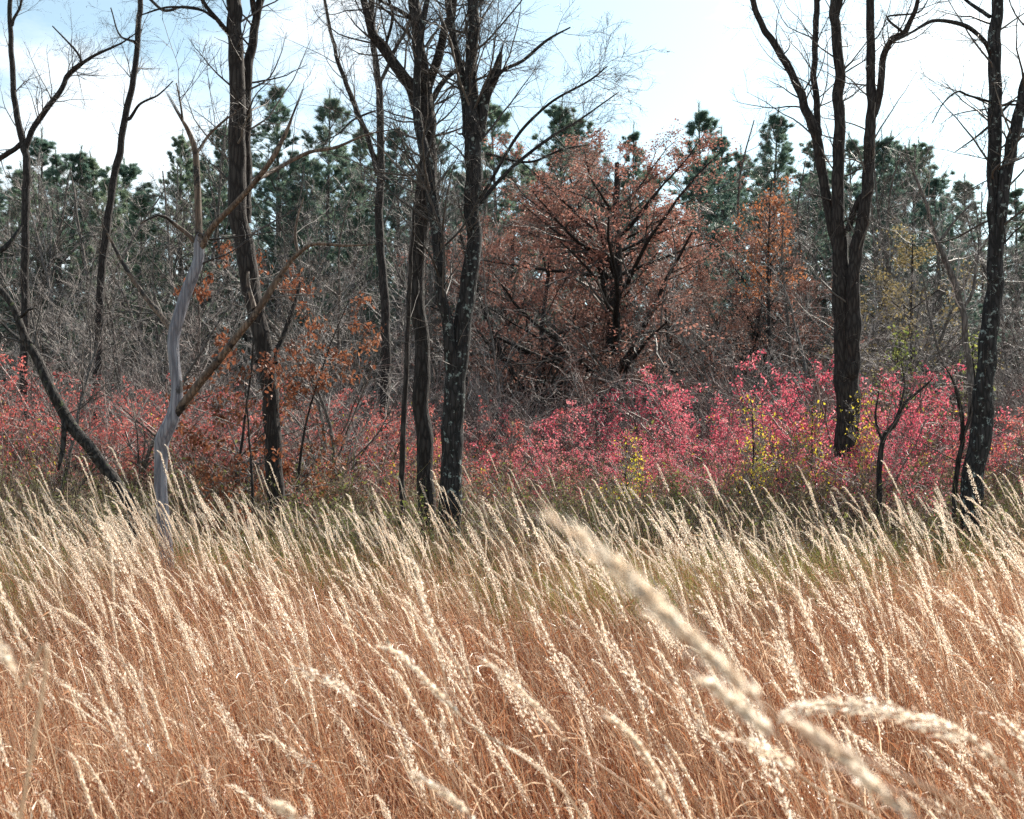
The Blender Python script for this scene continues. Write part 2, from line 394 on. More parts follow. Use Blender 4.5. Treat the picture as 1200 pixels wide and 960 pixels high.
hero('big_trunk_tree', 'thick dark ridged trunk with rust oak leaves around its foot', 'tree', 15.5,
     [[(325, 600, 27), (322, 540, 26), (316, 470, 25), (312, 420, 25), (300, 370, 27), (287, 300, 28), (277, 235, 26), (277, 160, 25), (277, 100, 24), (275, 40, 23), (274, 0, 22), (270, -70, 18), (262, -160, 13), (258, -250, 7), (255, -320, 3)],
      [(288, 262, 18, .2), (288, 190, 18, .25), (289, 120, 17, .2), (295, 60, 14, .2), (303, 10, 12, .2), (318, -40, 10, .2), (335, -110, 8, .3), (350, -190, 4, .3)],
      [(300, 20, 9, .2), (295, -10, 8), (285, -60, 6, -.4), (292, -130, 3, -.4)],
      [(270, 40, 8), (255, 25, 7, -.2), (240, 5, 6, -.3), (226, -30, 5, -.4), (205, -80, 3, -.5)],
      [(252, 22, 5, -.2), (235, 12, 4, -.4), (200, 8, 3.5, -.6), (165, 18, 2, -.8)],
      [(322, 425, 10), (330, 400, 9, .2), (345, 360, 7, .4), (352, 330, 4, .5)]], M['bark_brown'], 4, twigs=(10, 6, 4), stubs=30, ws=0.78)
hero('slender_tree', 'slender straight bare trunk left of the twin dark trunks', 'tree', 24,
     [[(452, 480, 13), (451, 400, 12), (449, 320, 11), (444, 250, 11), (446, 180, 10), (444, 100, 9), (438, 55, 8), (436, 0, 8), (440, -80, 6), (444, -150, 3), (447, -200, 1.5)],
      [(443, 205, 8), (432, 165, 7), (418, 130, 7), (405, 98, 6), (393, 60, 5), (382, 10, 4), (372, -50, 3), (360, -110, 1.5)],
      [(446, 100, 5), (460, 65, 5, .3), (478, 30, 4, .5), (490, -10, 3, .6), (500, -60, 1.5, .6)],
      [(440, 130, 3, -.2), (415, 140, 3, -.6), (395, 158, 2, -1), (372, 168, 1.2, -1.2)]], M['bark'], 5, twigs=(12, 6, 4), stubs=14, ws=0.9)
hero('twin_trunk_tree', 'left one of the twin dark trunks, its top spreading into limbs', 'tree', 14.2,
     [[(500, 600, 23), (498, 540, 22), (496, 470, 21), (494, 400, 20), (488, 340, 20), (489, 290, 21), (497, 240, 24), (500, 190, 24), (499, 150, 25), (497, 115, 22), (492, 60, 17), (488, 20, 16), (484, -20, 14), (476, -90, 10), (470, -170, 6), (465, -240, 3)],
      [(500, 155, 15, -.05), (484, 110, 16, -.1), (470, 85, 15, -.15), (448, 58, 13, -.2), (437, 40, 12, -.25), (428, 12, 10, -.3), (419, -20, 8, -.3), (405, -80, 5, -.4), (395, -140, 2, -.4)],
      [(499, 110, 13, .05), (510, 70, 12, .1), (519, 45, 11, .1), (529, 15, 10, .1), (538, -30, 8, .1), (552, -100, 5, .2), (560, -160, 2, .2)],
      [(503, 120, 9, .1), (520, 95, 7, .2), (538, 80, 5, .3), (556, 72, 3, .4)],
      [(452, 55, 4, -.2), (460, 18, 4, -.3), (448, -20, 3, -.4)],
      [(484, 25, 5), (462, 10, 4, -.3), (430, -6, 3, -.5), (395, -10, 1.5, -.6)]], M['bark'], 6, twigs=(13, 7, 5), stubs=30, ws=0.9)
hero('lichen_tree', 'right one of the twin dark trunks, pale lichen spots and broken stub', 'tree', 13.6,
     [[(528, 600, 32), (530, 540, 30), (533, 480, 29), (538, 420, 27), (546, 360, 24), (553, 300, 22), (555, 240, 21), (555, 190, 24), (553, 150, 22), (552, 110, 17), (553, 60, 16), (554, 0, 15), (556, -70, 12), (560, -150, 7), (562, -220, 3)],
      [(531, 455, 17, -.05), (526, 400, 16, -.1), (519, 345, 15, -.15), (513, 300, 16, -.2), (509, 240, 16, -.2), (505, 205, 14, -.15), (492, 150, 13, -.1), (488, 110, 11, -.1), (494, 40, 9, -.2), (508, -30, 7, -.3), (515, -100, 4, -.3)],
      [(550, 160, 15, .05), (545, 112, 13, .1), (537, 70, 12, .1), (530, 40, 11, .15), (526, 5, 10, .15), (524, -40, 8, .2), (516, -110, 5, .2)],
      [(558, 165, 16), (566, 125, 16), (574, 100, 15), (583, 78, 11), (588, 60, 6)],
      [(575, 98, 6, -.1), (590, 82, 5, -.2), (612, 72, 5, -.3), (640, 48, 4, -.5), (668, 32, 2, -.6)],
      [(562, 235, 5), (600, 170, 4.5, -.3), (640, 125, 4, -.6), (690, 95, 3, -.8), (712, 78, 1.5, -.9)],
      [(560, 245, 6, .1), (590, 205, 5, .3), (640, 165, 4.5, .5), (680, 140, 3, .7), (725, 108, 1.5, .8)],
      [(556, 10, 6), (572, -10, 5, .2), (600, -60, 4, .3), (640, -110, 2, .4)],
      [(570, 180, 4, .3), (620, 190, 3.5, .6), (660, 175, 3, .8), (690, 170, 1.5, 1)]], M['bark_lichen'], 7, twigs=(14, 8, 5), stubs=40, broken=(3,), ws=0.86)
hero('thin_sapling', 'thin dark sapling standing close left of the twin dark trunks', 'sapling', 13.5,
     [[(470, 590, 7), (471, 540, 7), (475, 450, 6), (478, 380, 5.5), (481, 320, 5), (484, 270, 3.5), (486, 235, 1.5)]], M['bark_brown'], 8, twigs=(4, 3, 2))
hero('many_stemmed_tree', 'stout trunk dividing into four tall stems right of centre', 'tree', 19,
     [[(994, 560, 36), (993, 500, 34), (992, 440, 34), (990, 380, 31), (986, 320, 24), (984, 270, 18), (982, 210, 17), (983, 150, 16), (982, 100, 15), (980, 40, 14), (978, 0, 14), (980, -60, 11), (986, -130, 7), (990, -200, 3)],
      [(998, 440, 20, -.15), (1001, 380, 21, -.2), (1002, 320, 18, -.2), (1010, 260, 17, -.2), (1018, 200, 16, -.2), (1021, 140, 15, -.2), (1021, 80, 13, -.2), (1020, 0, 11, -.2), (1020, -80, 8, -.2), (1018, -160, 4, -.2)],
      [(986, 320, 15, .05), (976, 270, 14, .1), (965, 210, 14, .2), (956, 155, 14, .2), (941, 120, 12, .2), (925, 80, 11, .2), (910, 55, 10, .2), (895, 32, 9, .2), (882, 0, 8, .2), (870, -50, 6, .2), (855, -110, 3, .2)],
      [(958, 160, 11, .2), (958, 130, 9, .3), (954, 90, 8.5, .4), (955, 40, 8.5, .4), (957, 0, 8, .4), (960, -60, 6, .4), (958, -130, 3, .4)],
      [(1023, 135, 11, -.2), (1030, 105, 10, -.3), (1036, 65, 9, -.4), (1046, 47, 9, -.5), (1062, 35, 8, -.6), (1075, 0, 6, -.7), (1085, -50, 4, -.8), (1095, -110, 2, -.8)],
      [(993, 270, 9), (1000, 250, 8, -.1), (1010, 228, 7, -.2)],
      [(978, 30, 6), (985, 0, 6, -.1), (990, -40, 4, -.3)],
      [(1058, 38, 4, -.6), (1040, 20, 3, -.8), (1075, 15, 2.5, -1), (1088, 0, 1.5, -1)]], M['bark_brown'], 9, twigs=(9, 5, 4), stubs=40, ws=0.84)
hero('right_forked_tree', 'dark forked tree with an arching branch near the right edge', 'tree', 14.5,
     [[(1138, 600, 31), (1142, 550, 30), (1150, 490, 28), (1155, 440, 26), (1161, 380, 24), (1165, 320, 22), (1166, 260, 19), (1165, 200, 19), (1165, 130, 18), (1166, 60, 17), (1168, 0, 16), (1172, -60, 13), (1180, -130, 8), (1186, -200, 3)],
      [(1168, 300, 14, -.05), (1175, 240, 16, -.1), (1182, 190, 17, -.1), (1192, 145, 16, -.15), (1203, 95, 15, -.2), (1215, 30, 13, -.2), (1230, -50, 9, -.3), (1240, -130, 4, -.3)],
      [(1163, 68, 8), (1150, 45, 6, -.1), (1130, 30, 6, -.2), (1095, 24, 5, -.4), (1068, 38, 3.5, -.5), (1045, 48, 2, -.6)],
      [(1162, 120, 4), (1135, 112, 3.5, -.3), (1122, 107, 3, -.4), (1105, 122, 2, -.6), (1092, 145, 1.2, -.7)],
      [(1162, 145, 4, .1), (1145, 160, 3, .3), (1120, 178, 1.6, .5)],
      [(1160, 20, 6), (1140, 5, 5, .2), (1120, -10, 3, .3)],
      [(1175, 130, 4, -.2), (1190, 118, 3, -.4), (1210, 128, 2, -.5)]], M['bark_lichen'], 10, twigs=(9, 5, 4), stubs=36, ws=0.84)
# leaning log with hanging piece
hero('leaning_log', 'fallen mossy trunk leaning across the left edge', 'log', 11,
     [[(158, 640, 17), (155, 592, 17), (140, 570, 17), (120, 545, 16), (98, 518, 17), (75, 488, 17), (57, 455, 15), (40, 415, 13), (28, 395, 12), (12, 355, 10), (-8, 330, 9), (-40, 290, 6), (-60, 250, 3)],
      [(73, 482, 9), (75, 500, 8, -.05), (73, 530, 7, -.08), (70, 552, 4, -.1)],
      [(30, 405, 5), (15, 392, 4, .1), (2, 378, 3, .15)],
      [(24, 372, 5), (32, 364, 4, -.1), (40, 362, 2, -.1)],
      [(-5, 300, 9, .4), (10, 284, 7, .5), (26, 265, 4, .6)]], [M['log']], 11, twigs=(2, 3, 2), root=False, twig_len=.2, ws=0.8)
hero('small_bare_tree', 'small crooked bare tree right of the many-stemmed trunk', 'tree', 15.5,
     [[(1030, 590, 9), (1030, 550, 9), (1036, 515, 8), (1048, 495, 8), (1058, 475, 6), (1080, 455, 4), (1092, 445, 2)],
      [(1034, 520, 5), (1026, 490, 4, .1), (1030, 460, 2, .2)], [(1056, 478, 4), (1060, 450, 3, .2), (1056, 425, 2, .2)]], M['bark'], 12, twigs=(7, 5, 4), sides=8, ws=.75)
hero('crooked_sapling', 'crooked dark sapling standing close left of the right-hand forked trunk', 'sapling', 14.8,
     [[(1118, 590, 10), (1122, 545, 9), (1128, 510, 8), (1124, 470, 7), (1118, 450, 4), (1108, 430, 2)],
      [(1126, 515, 6), (1136, 490, 5, .1), (1142, 450, 3, .1), (1140, 420, 2, .1)]], M['bark'], 13, twigs=(7, 4, 3), sides=8, ws=.7)
hero('pale_sapling', 'pale grey crooked sapling rising left of the right-hand forked trunk', 'sapling', 21,
     [[(1140, 520, 10), (1138, 460, 9), (1134, 410, 8), (1124, 350, 8), (1110, 310, 7), (1098, 285, 6), (1085, 240, 4), (1070, 200, 3), (1060, 170, 1.6)],
      [(1128, 365, 5), (1140, 340, 4), (1146, 300, 2)], [(1100, 288, 4), (1118, 260, 3), (1138, 240, 2)]], M['trunk_far'], 14, twigs=(8, 5, 4), twig_m=M['twig_grey'], sides=8)

# ------------------------------------------------------------------ prototypes
def proto_bare(seed, H, r, spread=1.0, lean=.16, mat=None, tmat=None, k=(24, 6, 5), low=.12, ang=46, up=.06, wob=.10):
    rng = np.random.default_rng(seed)
    T = paths(rng, np.zeros((1, 3)), np.array([[rng.normal() * lean, rng.normal() * lean, 1]]), np.array([H]), 16, wob, .04)
    TR = (r * np.linspace(1, .12, 16) ** .8)[None]
    g = Geo(); g.tubes(T, TR, 7, rng=rng, rough=.03)
    A, AR = spawn(rng, T, TR, k[0], t0=low, t1=.97, ang=ang, angv=12, lf=.42 * spread, n=8, wob=.10, up=up, rf=.5, rmin=.006, taper_t=.75)
    g.tubes(A, AR, 4, rng=rng)
    h = Geo()
    B, BR = spawn(rng, A, AR, k[1], t0=.12, ang=40, lf=.5, n=6, wob=.13, up=.03, rf=.6, rmin=.005)
    C, CR = spawn(rng, B, BR, k[2], t0=.1, ang=38, lf=.6, n=4, wob=.14, up=.02, rf=.65, rmin=.004)
    h.tubes(B, BR, 3, rng=rng); h.tubes(C, CR, 3, rng=rng)
    return g, h, rng, (T, A, B, C)

def top_of(parts):
    z = 0
    for _, me in parts:
        a = np.empty(len(me.vertices) * 3, np.float32); me.vertices.foreach_get('co', a)
        z = max(z, float(np.percentile(a[2::3], 99.7)))
    return z
class Kind:
    """meshes of one kind of plant; the first placed plant owns new objects, later ones are copies"""
    def __init__(self, name, parts): self.name, self.parts, self.root = name, parts, None; self.h = top_of(parts)
    def place(self, loc, rz, s, label, cat, group=None):
        if self.root is None:
            t = thing(self.name, label, cat, loc, group)
            t.rotation_euler = (0, 0, rz); t.scale = s if isinstance(s, tuple) else (s,) * 3
            for pn, me in self.parts: link(pn, me, t)
            self.root = t; return t
        return dup(self.root, loc, rz, s, label, cat, group)

bare = []
for i in range(7):
    g, h, rng, lv = proto_bare(100 + i, [8.5, 10, 7.5, 11, 9, 6.5, 12][i], [.07, .09, .06, .11, .07, .05, .12][i], spread=[1, .9, 1.2, .9, 1.1, 1.2, .8][i], k=[(26, 7, 5), (28, 7, 5), (24, 7, 6), (30, 7, 5), (26, 7, 5), (22, 8, 5), (32, 7, 5)][i])
    bare.append(Kind('bare_tree', [('trunk', g.mesh('bare_trunk', M['trunk_far'])), ('branches', h.mesh('bare_branches', M['twig_grey'] if i % 3 else M['twig']))]))
# bare thicket shrubs: many arching stems
thick = []
for i in range(5):
    rng = np.random.default_rng(200 + i)
    n = 26
    p = np.c_[rng.normal(size=(n, 2)) * .35, np.zeros(n)]
    d = np.c_[rng.normal(size=(n, 2)) * .5, np.ones(n)]
    S = paths(rng, p, d, rng.uniform(2.2, 4.6, n), 9, .17, -.01); SR = np.linspace(.018, .006, 9)[None] * rng.uniform(.6, 1.3, (n, 1))
    g = Geo(); g.tubes(S, SR, 4, rng=rng)
    A, AR = spawn(rng, S, SR, 9, t0=.15, ang=42, lf=.42, n=7, wob=.2, up=.0, rf=.6, rmin=.004)
    B, BR = spawn(rng, A, AR, 5, t0=.1, ang=42, lf=.5, n=4, wob=.16, rmin=.003)
    h = Geo(); h.tubes(A, AR, 3, rng=rng); h.tubes(B, BR, 3, rng=rng)
    thick.append(Kind('bare_shrub', [('stems', g.mesh('shrub_stems', M['twig'])), ('twigs', h.mesh('shrub_twigs', M['twig_grey'] if i % 2 else M['twig_red']))]))
# rust-leaved broad trees
def rust_kind(seed, H, r, leaves, size, mat, name='rust_leaved_tree', spread=1.15, tmat=None, low=.1):
    g, h, rng, (T, A, B, C) = proto_bare(seed, H, r, spread=spread, k=(34, 8, 6), low=low, lean=.03, ang=60 if spread > 1 else 46, up=.04, wob=.05)
    lf = Geo()
    # leaves hang in clusters on chosen twigs
    nc = leaves // 9
    wA = rng.random(len(A)) + .12; wC = np.repeat(wA, len(C) // len(A)) * (.2 + rng.random(len(C)))
    sel = rng.choice(len(C), nc, p=wC / wC.sum()); c, _, _ = interp(C[sel], np.ones(C[sel].shape[:2]), rng.uniform(.2, 1, (nc, 1))); c = c[:, 0]
    pos = (c[:, None, :] + rng.normal(size=(nc, 9, 3)) * .11).reshape(-1, 3)
    rn = np.clip(np.repeat(rng.random(nc), 9) * .6 + rng.random(nc * 9) * .4, 0, 1)
    lf.leaves(rng, pos, size, .6, rnd=rn)
    return Kind(name, [('trunk', g.mesh('rust_trunk', M['bark'])), ('branches', h.mesh('rust_branches', tmat or M['twig'])), ('leaves', lf.mesh('rust_leaves', mat, smooth=False))])
rust = [rust_kind(300, 13.5, .34, 26000, .088, M['rust_red'], spread=1.7), rust_kind(301, 12, .2, 22000, .088, M['rust'], spread=1.5), rust_kind(302, 10, .13, 14000, .085, M['rust'], spread=1.4)]
orange = rust_kind(303, 10.5, .1, 1700, .10, M['orange'], name='orange_tree', spread=.6, tmat=M['twig_grey'], low=.6)
golden = rust_kind(304, 8, .1, 5000, .08, leaf_mat('ochre_leaf', [(0, (.13, .10, .05)), (.5, (.26, .20, .09)), (1, (.38, .30, .13))]), name='ochre_tree', tmat=M['twig_grey'])
greenk = rust_kind(305, 4, .04, 700, .085, M['green'], name='green_sapling', spread=.9)
yellowk = rust_kind(306, 3, .03, 900, .05, M['yellow'], name='yellow_sapling', spread=.9, tmat=M['twig_grey'])
# burning-bush shrubs
def shrub_kind(seed, mat, nl, yellow=0.0):
    rng = np.random.default_rng(seed)
    n = 17
    p = np.c_[rng.normal(size=(n, 2)) * .22, np.zeros(n)]
    d = np.c_[rng.normal(size=(n, 2)) * .55, np.ones(n)]
    S = paths(rng, p, d, rng.uniform(1.5, 3.0, n), 8, .1, -.01); SR = np.linspace(.02, .007, 8)[None] * rng.uniform(.7, 1.3, (n, 1))
    g = Geo(); g.tubes(S, SR, 4, rng=rng)
    A, AR = spawn(rng, S, SR, 9, t0=.3, ang=52, lf=.5, n=6, wob=.12, up=.03, rf=.6, rmin=.004, lmin=.3)
    B, BR = spawn(rng, A, AR, 8, t0=.1, ang=48, lf=.5, n=4, wob=.14, up=.02, rmin=.0035, lmin=.16)
    g.tubes(A, AR, 3, rng=rng); g.tubes(B, BR, 3, rng=rng)
    lf = Geo()
    keep = B[(np.repeat(rng.random(len(A)) < .62, 8)) & (rng.random(len(B)) < .85)]
    c, _ = pick(rng, keep, nl, 0, 1)
    c = c + rng.normal(size=c.shape) * .02
    low = c[:, 2]; c = c[rng.random(len(c)) < np.clip((low - .9) / 1.3, .04, 1)]
    zone = np.sin(c[:, 0] * 2.3 + seed) * np.cos(c[:, 1] * 2.1) * .2
    lf.leaves(rng, c, .037, .5, rnd=np.clip(rng.random(len(c)) * .8 + .1 + zone, 0, 1), droop=.5)
    parts = [('stems', g.mesh('shrub_stems', M['twig_red'])), ('leaves', lf.mesh('shrub_leaves', mat, smooth=False))]
    if yellow:
        y = Geo(); c, _ = pick(rng, keep, int(900 * yellow), 0, 1)
        cl = c[0:40]; c = c[np.min(np.linalg.norm(c[:, None] - cl[None, :6], axis=2), axis=1) < .55]
        y.leaves(rng, c + rng.normal(size=c.shape) * .05, .055, .5)
        parts.append(('yellow_leaves', y.mesh('yellow_leaves', M['yellow'], smooth=False)))
    return Kind('pink_shrub' if mat is M['pink'] else 'red_shrub', parts)
pinks = [shrub_kind(400, M['pink'], 10500), shrub_kind(401, M['pink'], 9000, .5), shrub_kind(402, M['pink'], 9500), shrub_kind(403, M['pink'], 7500, .5)]
reds = [shrub_kind(410, M['red'], 7500), shrub_kind(411, M['red'], 5500, .3), shrub_kind(412, M['red'], 6500)]
# white pines
def pine_kind(seed, H, low=.2, wid=1.0):
    rng = np.random.default_rng(seed)
    T = paths(rng, np.zeros((1, 3)), np.array([[rng.normal() * .02, rng.normal() * .02, 1]]), np.array([H]), 20, .012, .05)
    TR = (H * .011 * np.linspace(1, .06, 20))[None]
    g = Geo(); g.tubes(T, TR, 8, rng=rng, rough=.03)
    nw = int(H * (1 - low) / .62)
    zt = np.repeat(np.linspace(low, .945, nw) + rng.normal(size=nw) * .004, 5) + rng.normal(size=nw * 5) * .003
    az = np.repeat(rng.uniform(0, 6.28, nw), 5) + np.tile(np.arange(5) * 1.257, nw) + rng.normal(size=nw * 5) * .25
    keep = rng.random(len(zt)) < .84; zt, az = np.clip(zt[keep], 0, .95), az[keep]
    pos, tan, r = interp(T, TR, zt[None]); pos = pos[0]
    rel = np.clip((zt - low) / (.95 - low), 0, 1)
    el = np.radians(2 + 56 * rel ** 1.6 + rng.normal(size=len(zt)) * 7)
    d = np.c_[np.cos(az) * np.cos(el), np.sin(az) * np.cos(el), np.sin(el)]
    Ln = (.45 + 3.6 * wid * (H / 19) * (1 - rel) ** .72 * np.minimum(1, .55 + rel * 2)) * rng.uniform(.55, 1.2, len(zt))
    A = paths(rng, pos, d, Ln, 9, .04, .055); AR = np.linspace(1, .2, 9)[None] * (.010 + Ln * .009)[:, None]
    g.tubes(A, AR, 4, rng=rng)
    B, BR = spawn(rng, A, AR, 12, t0=.22, ang=40, angv=9, lf=.40, n=6, wob=.05, up=.055, rmin=.005, lmin=.07, taper_t=.88)
    C, CR = spawn(rng, B, BR, 4, t0=.2, ang=34, angv=9, lf=.5, n=3, wob=.05, up=.05, rmin=.004, lmin=.06, taper_t=.7)
    g.tubes(B, BR, 3, rng=rng)
    nd = Geo()
    lead = interp(T, TR, np.linspace(.9, 1, 22)[None])
    ends = np.concatenate([C[:, -1], C[:, 1], B[:, -1], B[:, 4], B[:, 2], A[:, -1], lead[0][0]])
    td = norm(np.concatenate([C[:, -1] - C[:, -2], C[:, 2] - C[:, 1], B[:, -1] - B[:, -2], B[:, -1] - B[:, 3], B[:, 3] - B[:, 2], A[:, -1] - A[:, -2], lead[1][0]]))
    K = 8; m = len(ends)
    nn = norm(td[:, None] * .9 + np.array([0, 0, .15]) + rng.normal(size=(m, K, 3)) * .36)
    w = norm(np.cross(nn, rng.normal(size=(m, K, 3)))) * .0075
    o = ends[:, None] + rng.normal(size=(m, K, 3)) * .02
    tip = o + nn * rng.uniform(.08, .20, (m, K, 1))
    V = np.stack([o - w, o + w, tip], 2).reshape(-1, 3, 3)
    nd.tris(V, rnd=np.repeat(np.clip(rng.random(m) * .7 + .15, 0, 1), K))
    return Kind('pine_tree', [('trunk', g.mesh('pine_trunk', M['trunk_far'])), ('needles', nd.mesh('pine_needles', M['needle'], smooth=False))])
pines = [pine_kind(500, 19, .12), pine_kind(501, 17, .10, 1.15), pine_kind(502, 20, .2, .9), pine_kind(503, 15, .08, 1.1)]

# ------------------------------------------------------------------ planting
rnd = random.Random(5)
# pines: (px of top, py of top, distance)
PINES = [(-25, 190, 50), (30, 200, 56), (75, 185, 60), (130, 205, 52), (200, 160, 58), (245, 150, 64), (322, 112, 54), (378, 122, 56), (425, 150, 62), (470, 150, 58),
         (525, 160, 60), (590, 130, 56), (645, 128, 60), (690, 140, 66), (735, 160, 68), (820, 138, 60), (848, 165, 66), (905, 142, 56), (950, 168, 62), (1000, 170, 60), (1052, 162, 54), (1108, 208, 46), (1150, 300, 60), (1215, 330, 58), (170, 230, 48), (410, 215, 48), (560, 220, 50)]
HTS = [19, 17, 20, 15]
for i, (px, py, Y) in enumerate(PINES):
    H = at(px, py, Y)[2]; k = i % 4; s = H / pines[k].h
    kind = ['tall dark green pine', 'broad green pine', 'slim dark pine', 'shorter bushy pine'][k]
    near = '' if Y > 52 else ' nearer'
    pines[k].place((gx(px, Y), Y, 0), rnd.uniform(0, 6.28), (s * rnd.uniform(1.05, 1.4), s * rnd.uniform(1.05, 1.4), s), f'{kind}{near}, top showing {where(px)}'.replace('showing behind', 'showing above'), 'pine', 'pines at the back of the wood')
for i in range(38):
    px = -120 + i * 38 + rnd.uniform(-20, 20); Y = rnd.uniform(62, 76); py = rnd.uniform(165, 225) + max(0, (px - 1080) * .35)
    H = at(px, py, Y)[2]; k = i % 4; s = H / pines[k].h
    pines[k].place((gx(px, Y), Y, 0), rnd.uniform(0, 6.28), (s * 1.5, s * 1.5, s), 'dark pine in the farthest row, half hidden by bare branches', 'pine', 'pines in the farthest row')
# rust trees
RUST = [(0, 705, 150, 37, 'largest rusty leaved tree, broad dark crown right of centre'), (1, 765, 150, 42, 'rusty leaved tree with redder crown on the right side of the largest'),
        (2, 620, 205, 38, 'rusty brown tree on the left side of the largest rusty tree'), (1, 845, 235, 41, 'sparse rusty tree left of the small orange tree'),
        (2, 800, 300, 36, 'low rusty tree in front of the reddest crown'), (0, 585, 240, 46, 'brown leaved tree just right of the twin dark trunks')]
HR = [13.5, 12, 10]
for k, px, py, Y, lab in RUST:
    H = at(px, py, Y)[2]; s = H / rust[k].h
    w_ = 1.3 if lab.startswith('largest') else 1.05
    rust[k].place((gx(px, Y), Y, 0), rnd.uniform(0, 6.28), (s * w_, s * w_, s), lab, 'tree')
orange.place((gx(890, 37), 37, 0), 1, at(890, 207, 37)[2] / orange.h, 'small slender tree with bright orange leaves in its top', 'tree')
golden.place((gx(1065, 34), 34, 0), 2, at(1065, 262, 34)[2] / golden.h, 'ochre leaved bushy tree just right of the many-stemmed trunk', 'tree')
for px, py, Y, lab in [(905, 520, 18, 'low yellow green sapling in front of pink shrubs below the orange tree'), (1030, 385, 28, 'yellow green leafy sapling just right of the many-stemmed trunk'),
                       (1115, 390, 30, 'pale green leafy sapling left of the right-hand forked trunk'), (805, 570, 14.5, 'small green sapling at the far edge of the tall grass')]:
    H = at(px, py, Y)[2]; greenk.place((gx(px, Y), Y, 0), rnd.uniform(0, 6), max(.3, H / greenk.h), lab, 'sapling')
for px, py, Y, lab in [(872, 462, 17.5, 'yellow leaved sapling among pink shrubs, below the small orange tree'), (962, 470, 17.2, 'yellow leaved sapling just left of the many-stemmed trunk'),
                       (1012, 455, 18.2, 'yellow leaved sapling just right of the many-stemmed trunk'), (735, 500, 17, 'small yellow leaved sapling below the big rusty tree')]:
    H = at(px, py, Y)[2]; s = H / yellowk.h; yellowk.place((gx(px, Y), Y, 0), rnd.uniform(0, 6), (s * .8, s * .8, s), lab, 'sapling')
# bare trees of the wood, by region
GRP = [(-40, 190, 'left of the grey snag'), (190, 470, 'between the grey snag and the twin dark trunks'), (470, 640, 'around the twin dark trunks'), (640, 900, 'in front of the rusty trees'), (900, 1080, 'around the many-stemmed trunk'), (1080, 1270, 'around the right-hand forked trunk')]
def grp(px):
    for a, b, s in GRP:
        if a <= px < b: return s
    return GRP[0][2] if px < 0 else GRP[-1][2]
HB = [8.5, 10, 7.5, 11, 9, 6.5, 12]
nb = 0
for row, (Y0, step, top) in enumerate([(30, 58, 300), (36, 46, 255), (43, 44, 225), (50, 44, 200), (57, 46, 185)]):
    px = -90
    while px < 1300:
        x = px + rnd.uniform(-18, 18); Y = Y0 + rnd.uniform(-2.5, 2.5)
        tp = top + rnd.gauss(0, 28) + (25 if x > 1080 else 0)
        if row < 3 and 560 < x < 870: tp = max(tp + 70, 290)
        if row < 2 and x < 470: tp += 30
        if row < 3 and 590 < x < 830 and rnd.random() < .6: px += step; continue
        H = max(4, at(x, tp, Y)[2]); k = rnd.randrange(7)
        s = H / bare[k].h
        depth = ['front', 'second', 'middle', 'fourth', 'back'][row]
        bare[k].place((gx(x, Y), Y, 0), rnd.uniform(0, 6.28), (s, s, s), f'bare grey tree in the {depth} row, {grp(x)}', 'tree', f'bare trees in the {depth} row of the wood {grp(x)}')
        px += step; nb += 1
for px, tp, Y, k, lab in [(62, 300, 19, 0, 'small bare tree among red shrubs right of the forked tree at far left'), (262, 290, 19.5, 2, 'small bare tree between the grey snag and the thick ridged trunk'),
                          (352, 262, 18.5, 5, 'small bare tree just right of the thick ridged trunk'), (405, 330, 19, 4, 'low bare tree left of the slender straight trunk'), (158, 320, 20, 1, 'small bare tree just left of the grey snag')]:
    s = at(px, tp, Y)[2] / bare[k].h
    bare[k].place((gx(px, Y), Y, 0), px, (s * 1.15, s * 1.15, s), lab, 'tree')
# bare thicket shrubs
for row, (Y0, step) in enumerate([(27.5, 62), (32, 50), (38, 48)]):
    px = -80
    while px < 1290:
        x = px + rnd.uniform(-20, 20); Y = Y0 + rnd.uniform(-1.6, 1.6)
        k = rnd.randrange(5); s = rnd.uniform(.95, 1.35)
        depth = ['front', 'middle', 'back'][row]
        thick[k].place((gx(x, Y), Y, 0), rnd.uniform(0, 6.28), s, f'leafless twiggy shrub, {depth} of the thicket, {grp(x)}', 'shrub', f'twiggy shrubs in the {depth} of the thicket {grp(x)}')
        px += step
# pink and red shrubs: one per landmark per row
TOPS = {'front': {}, }
for a, b, s in REG:
    for row, Y0 in (('low front', 18.6), ('middle', 21.5), ('tall back', 25.0)):
        x = (max(a, -40) + min(b, 1250)) / 2 + rnd.uniform(-8, 8); Y = Y0 + rnd.uniform(-.9, .9)
        left = x < 430
        if left: tp = {'low front': 512, 'middle': 470, 'tall back': 448}[row]
        elif x < 640: tp = {'low front': 520, 'middle': 490, 'tall back': 468}[row]
        elif x < 790: tp = {'low front': 510, 'middle': 478, 'tall back': 452}[row]
        elif x < 960: tp = {'low front': 500, 'middle': 458, 'tall back': 432}[row]
        else: tp = {'low front': 525, 'middle': 478, 'tall back': 450}[row]
        if row == 'low front' and (x < 380 or x > 1000 or 560 < x < 600): continue
        if row != 'tall back' and rnd.random() < .14: continue
        if row == 'middle' and 555 < x < 640: continue
        tp += rnd.gauss(0, 13)
        H = at(x, tp, Y)[2]
        K = reds[rnd.randrange(3)] if x < 640 or (x > 1090 and rnd.random() < .4) else pinks[rnd.randrange(4)]
        if 850 < x < 1010 and row != 'tall back': K = pinks[rnd.choice([1, 3])]
        col = 'red leaved' if K in reds else 'pink leaved'
        K.place((gx(x, Y), Y, 0), rnd.uniform(0, 6.28), (H / K.h * 1.15, H / K.h * 1.15, H / K.h), f'{col} shrub in the {row} row {s}', 'shrub', 'pink and red shrubs below the wood')

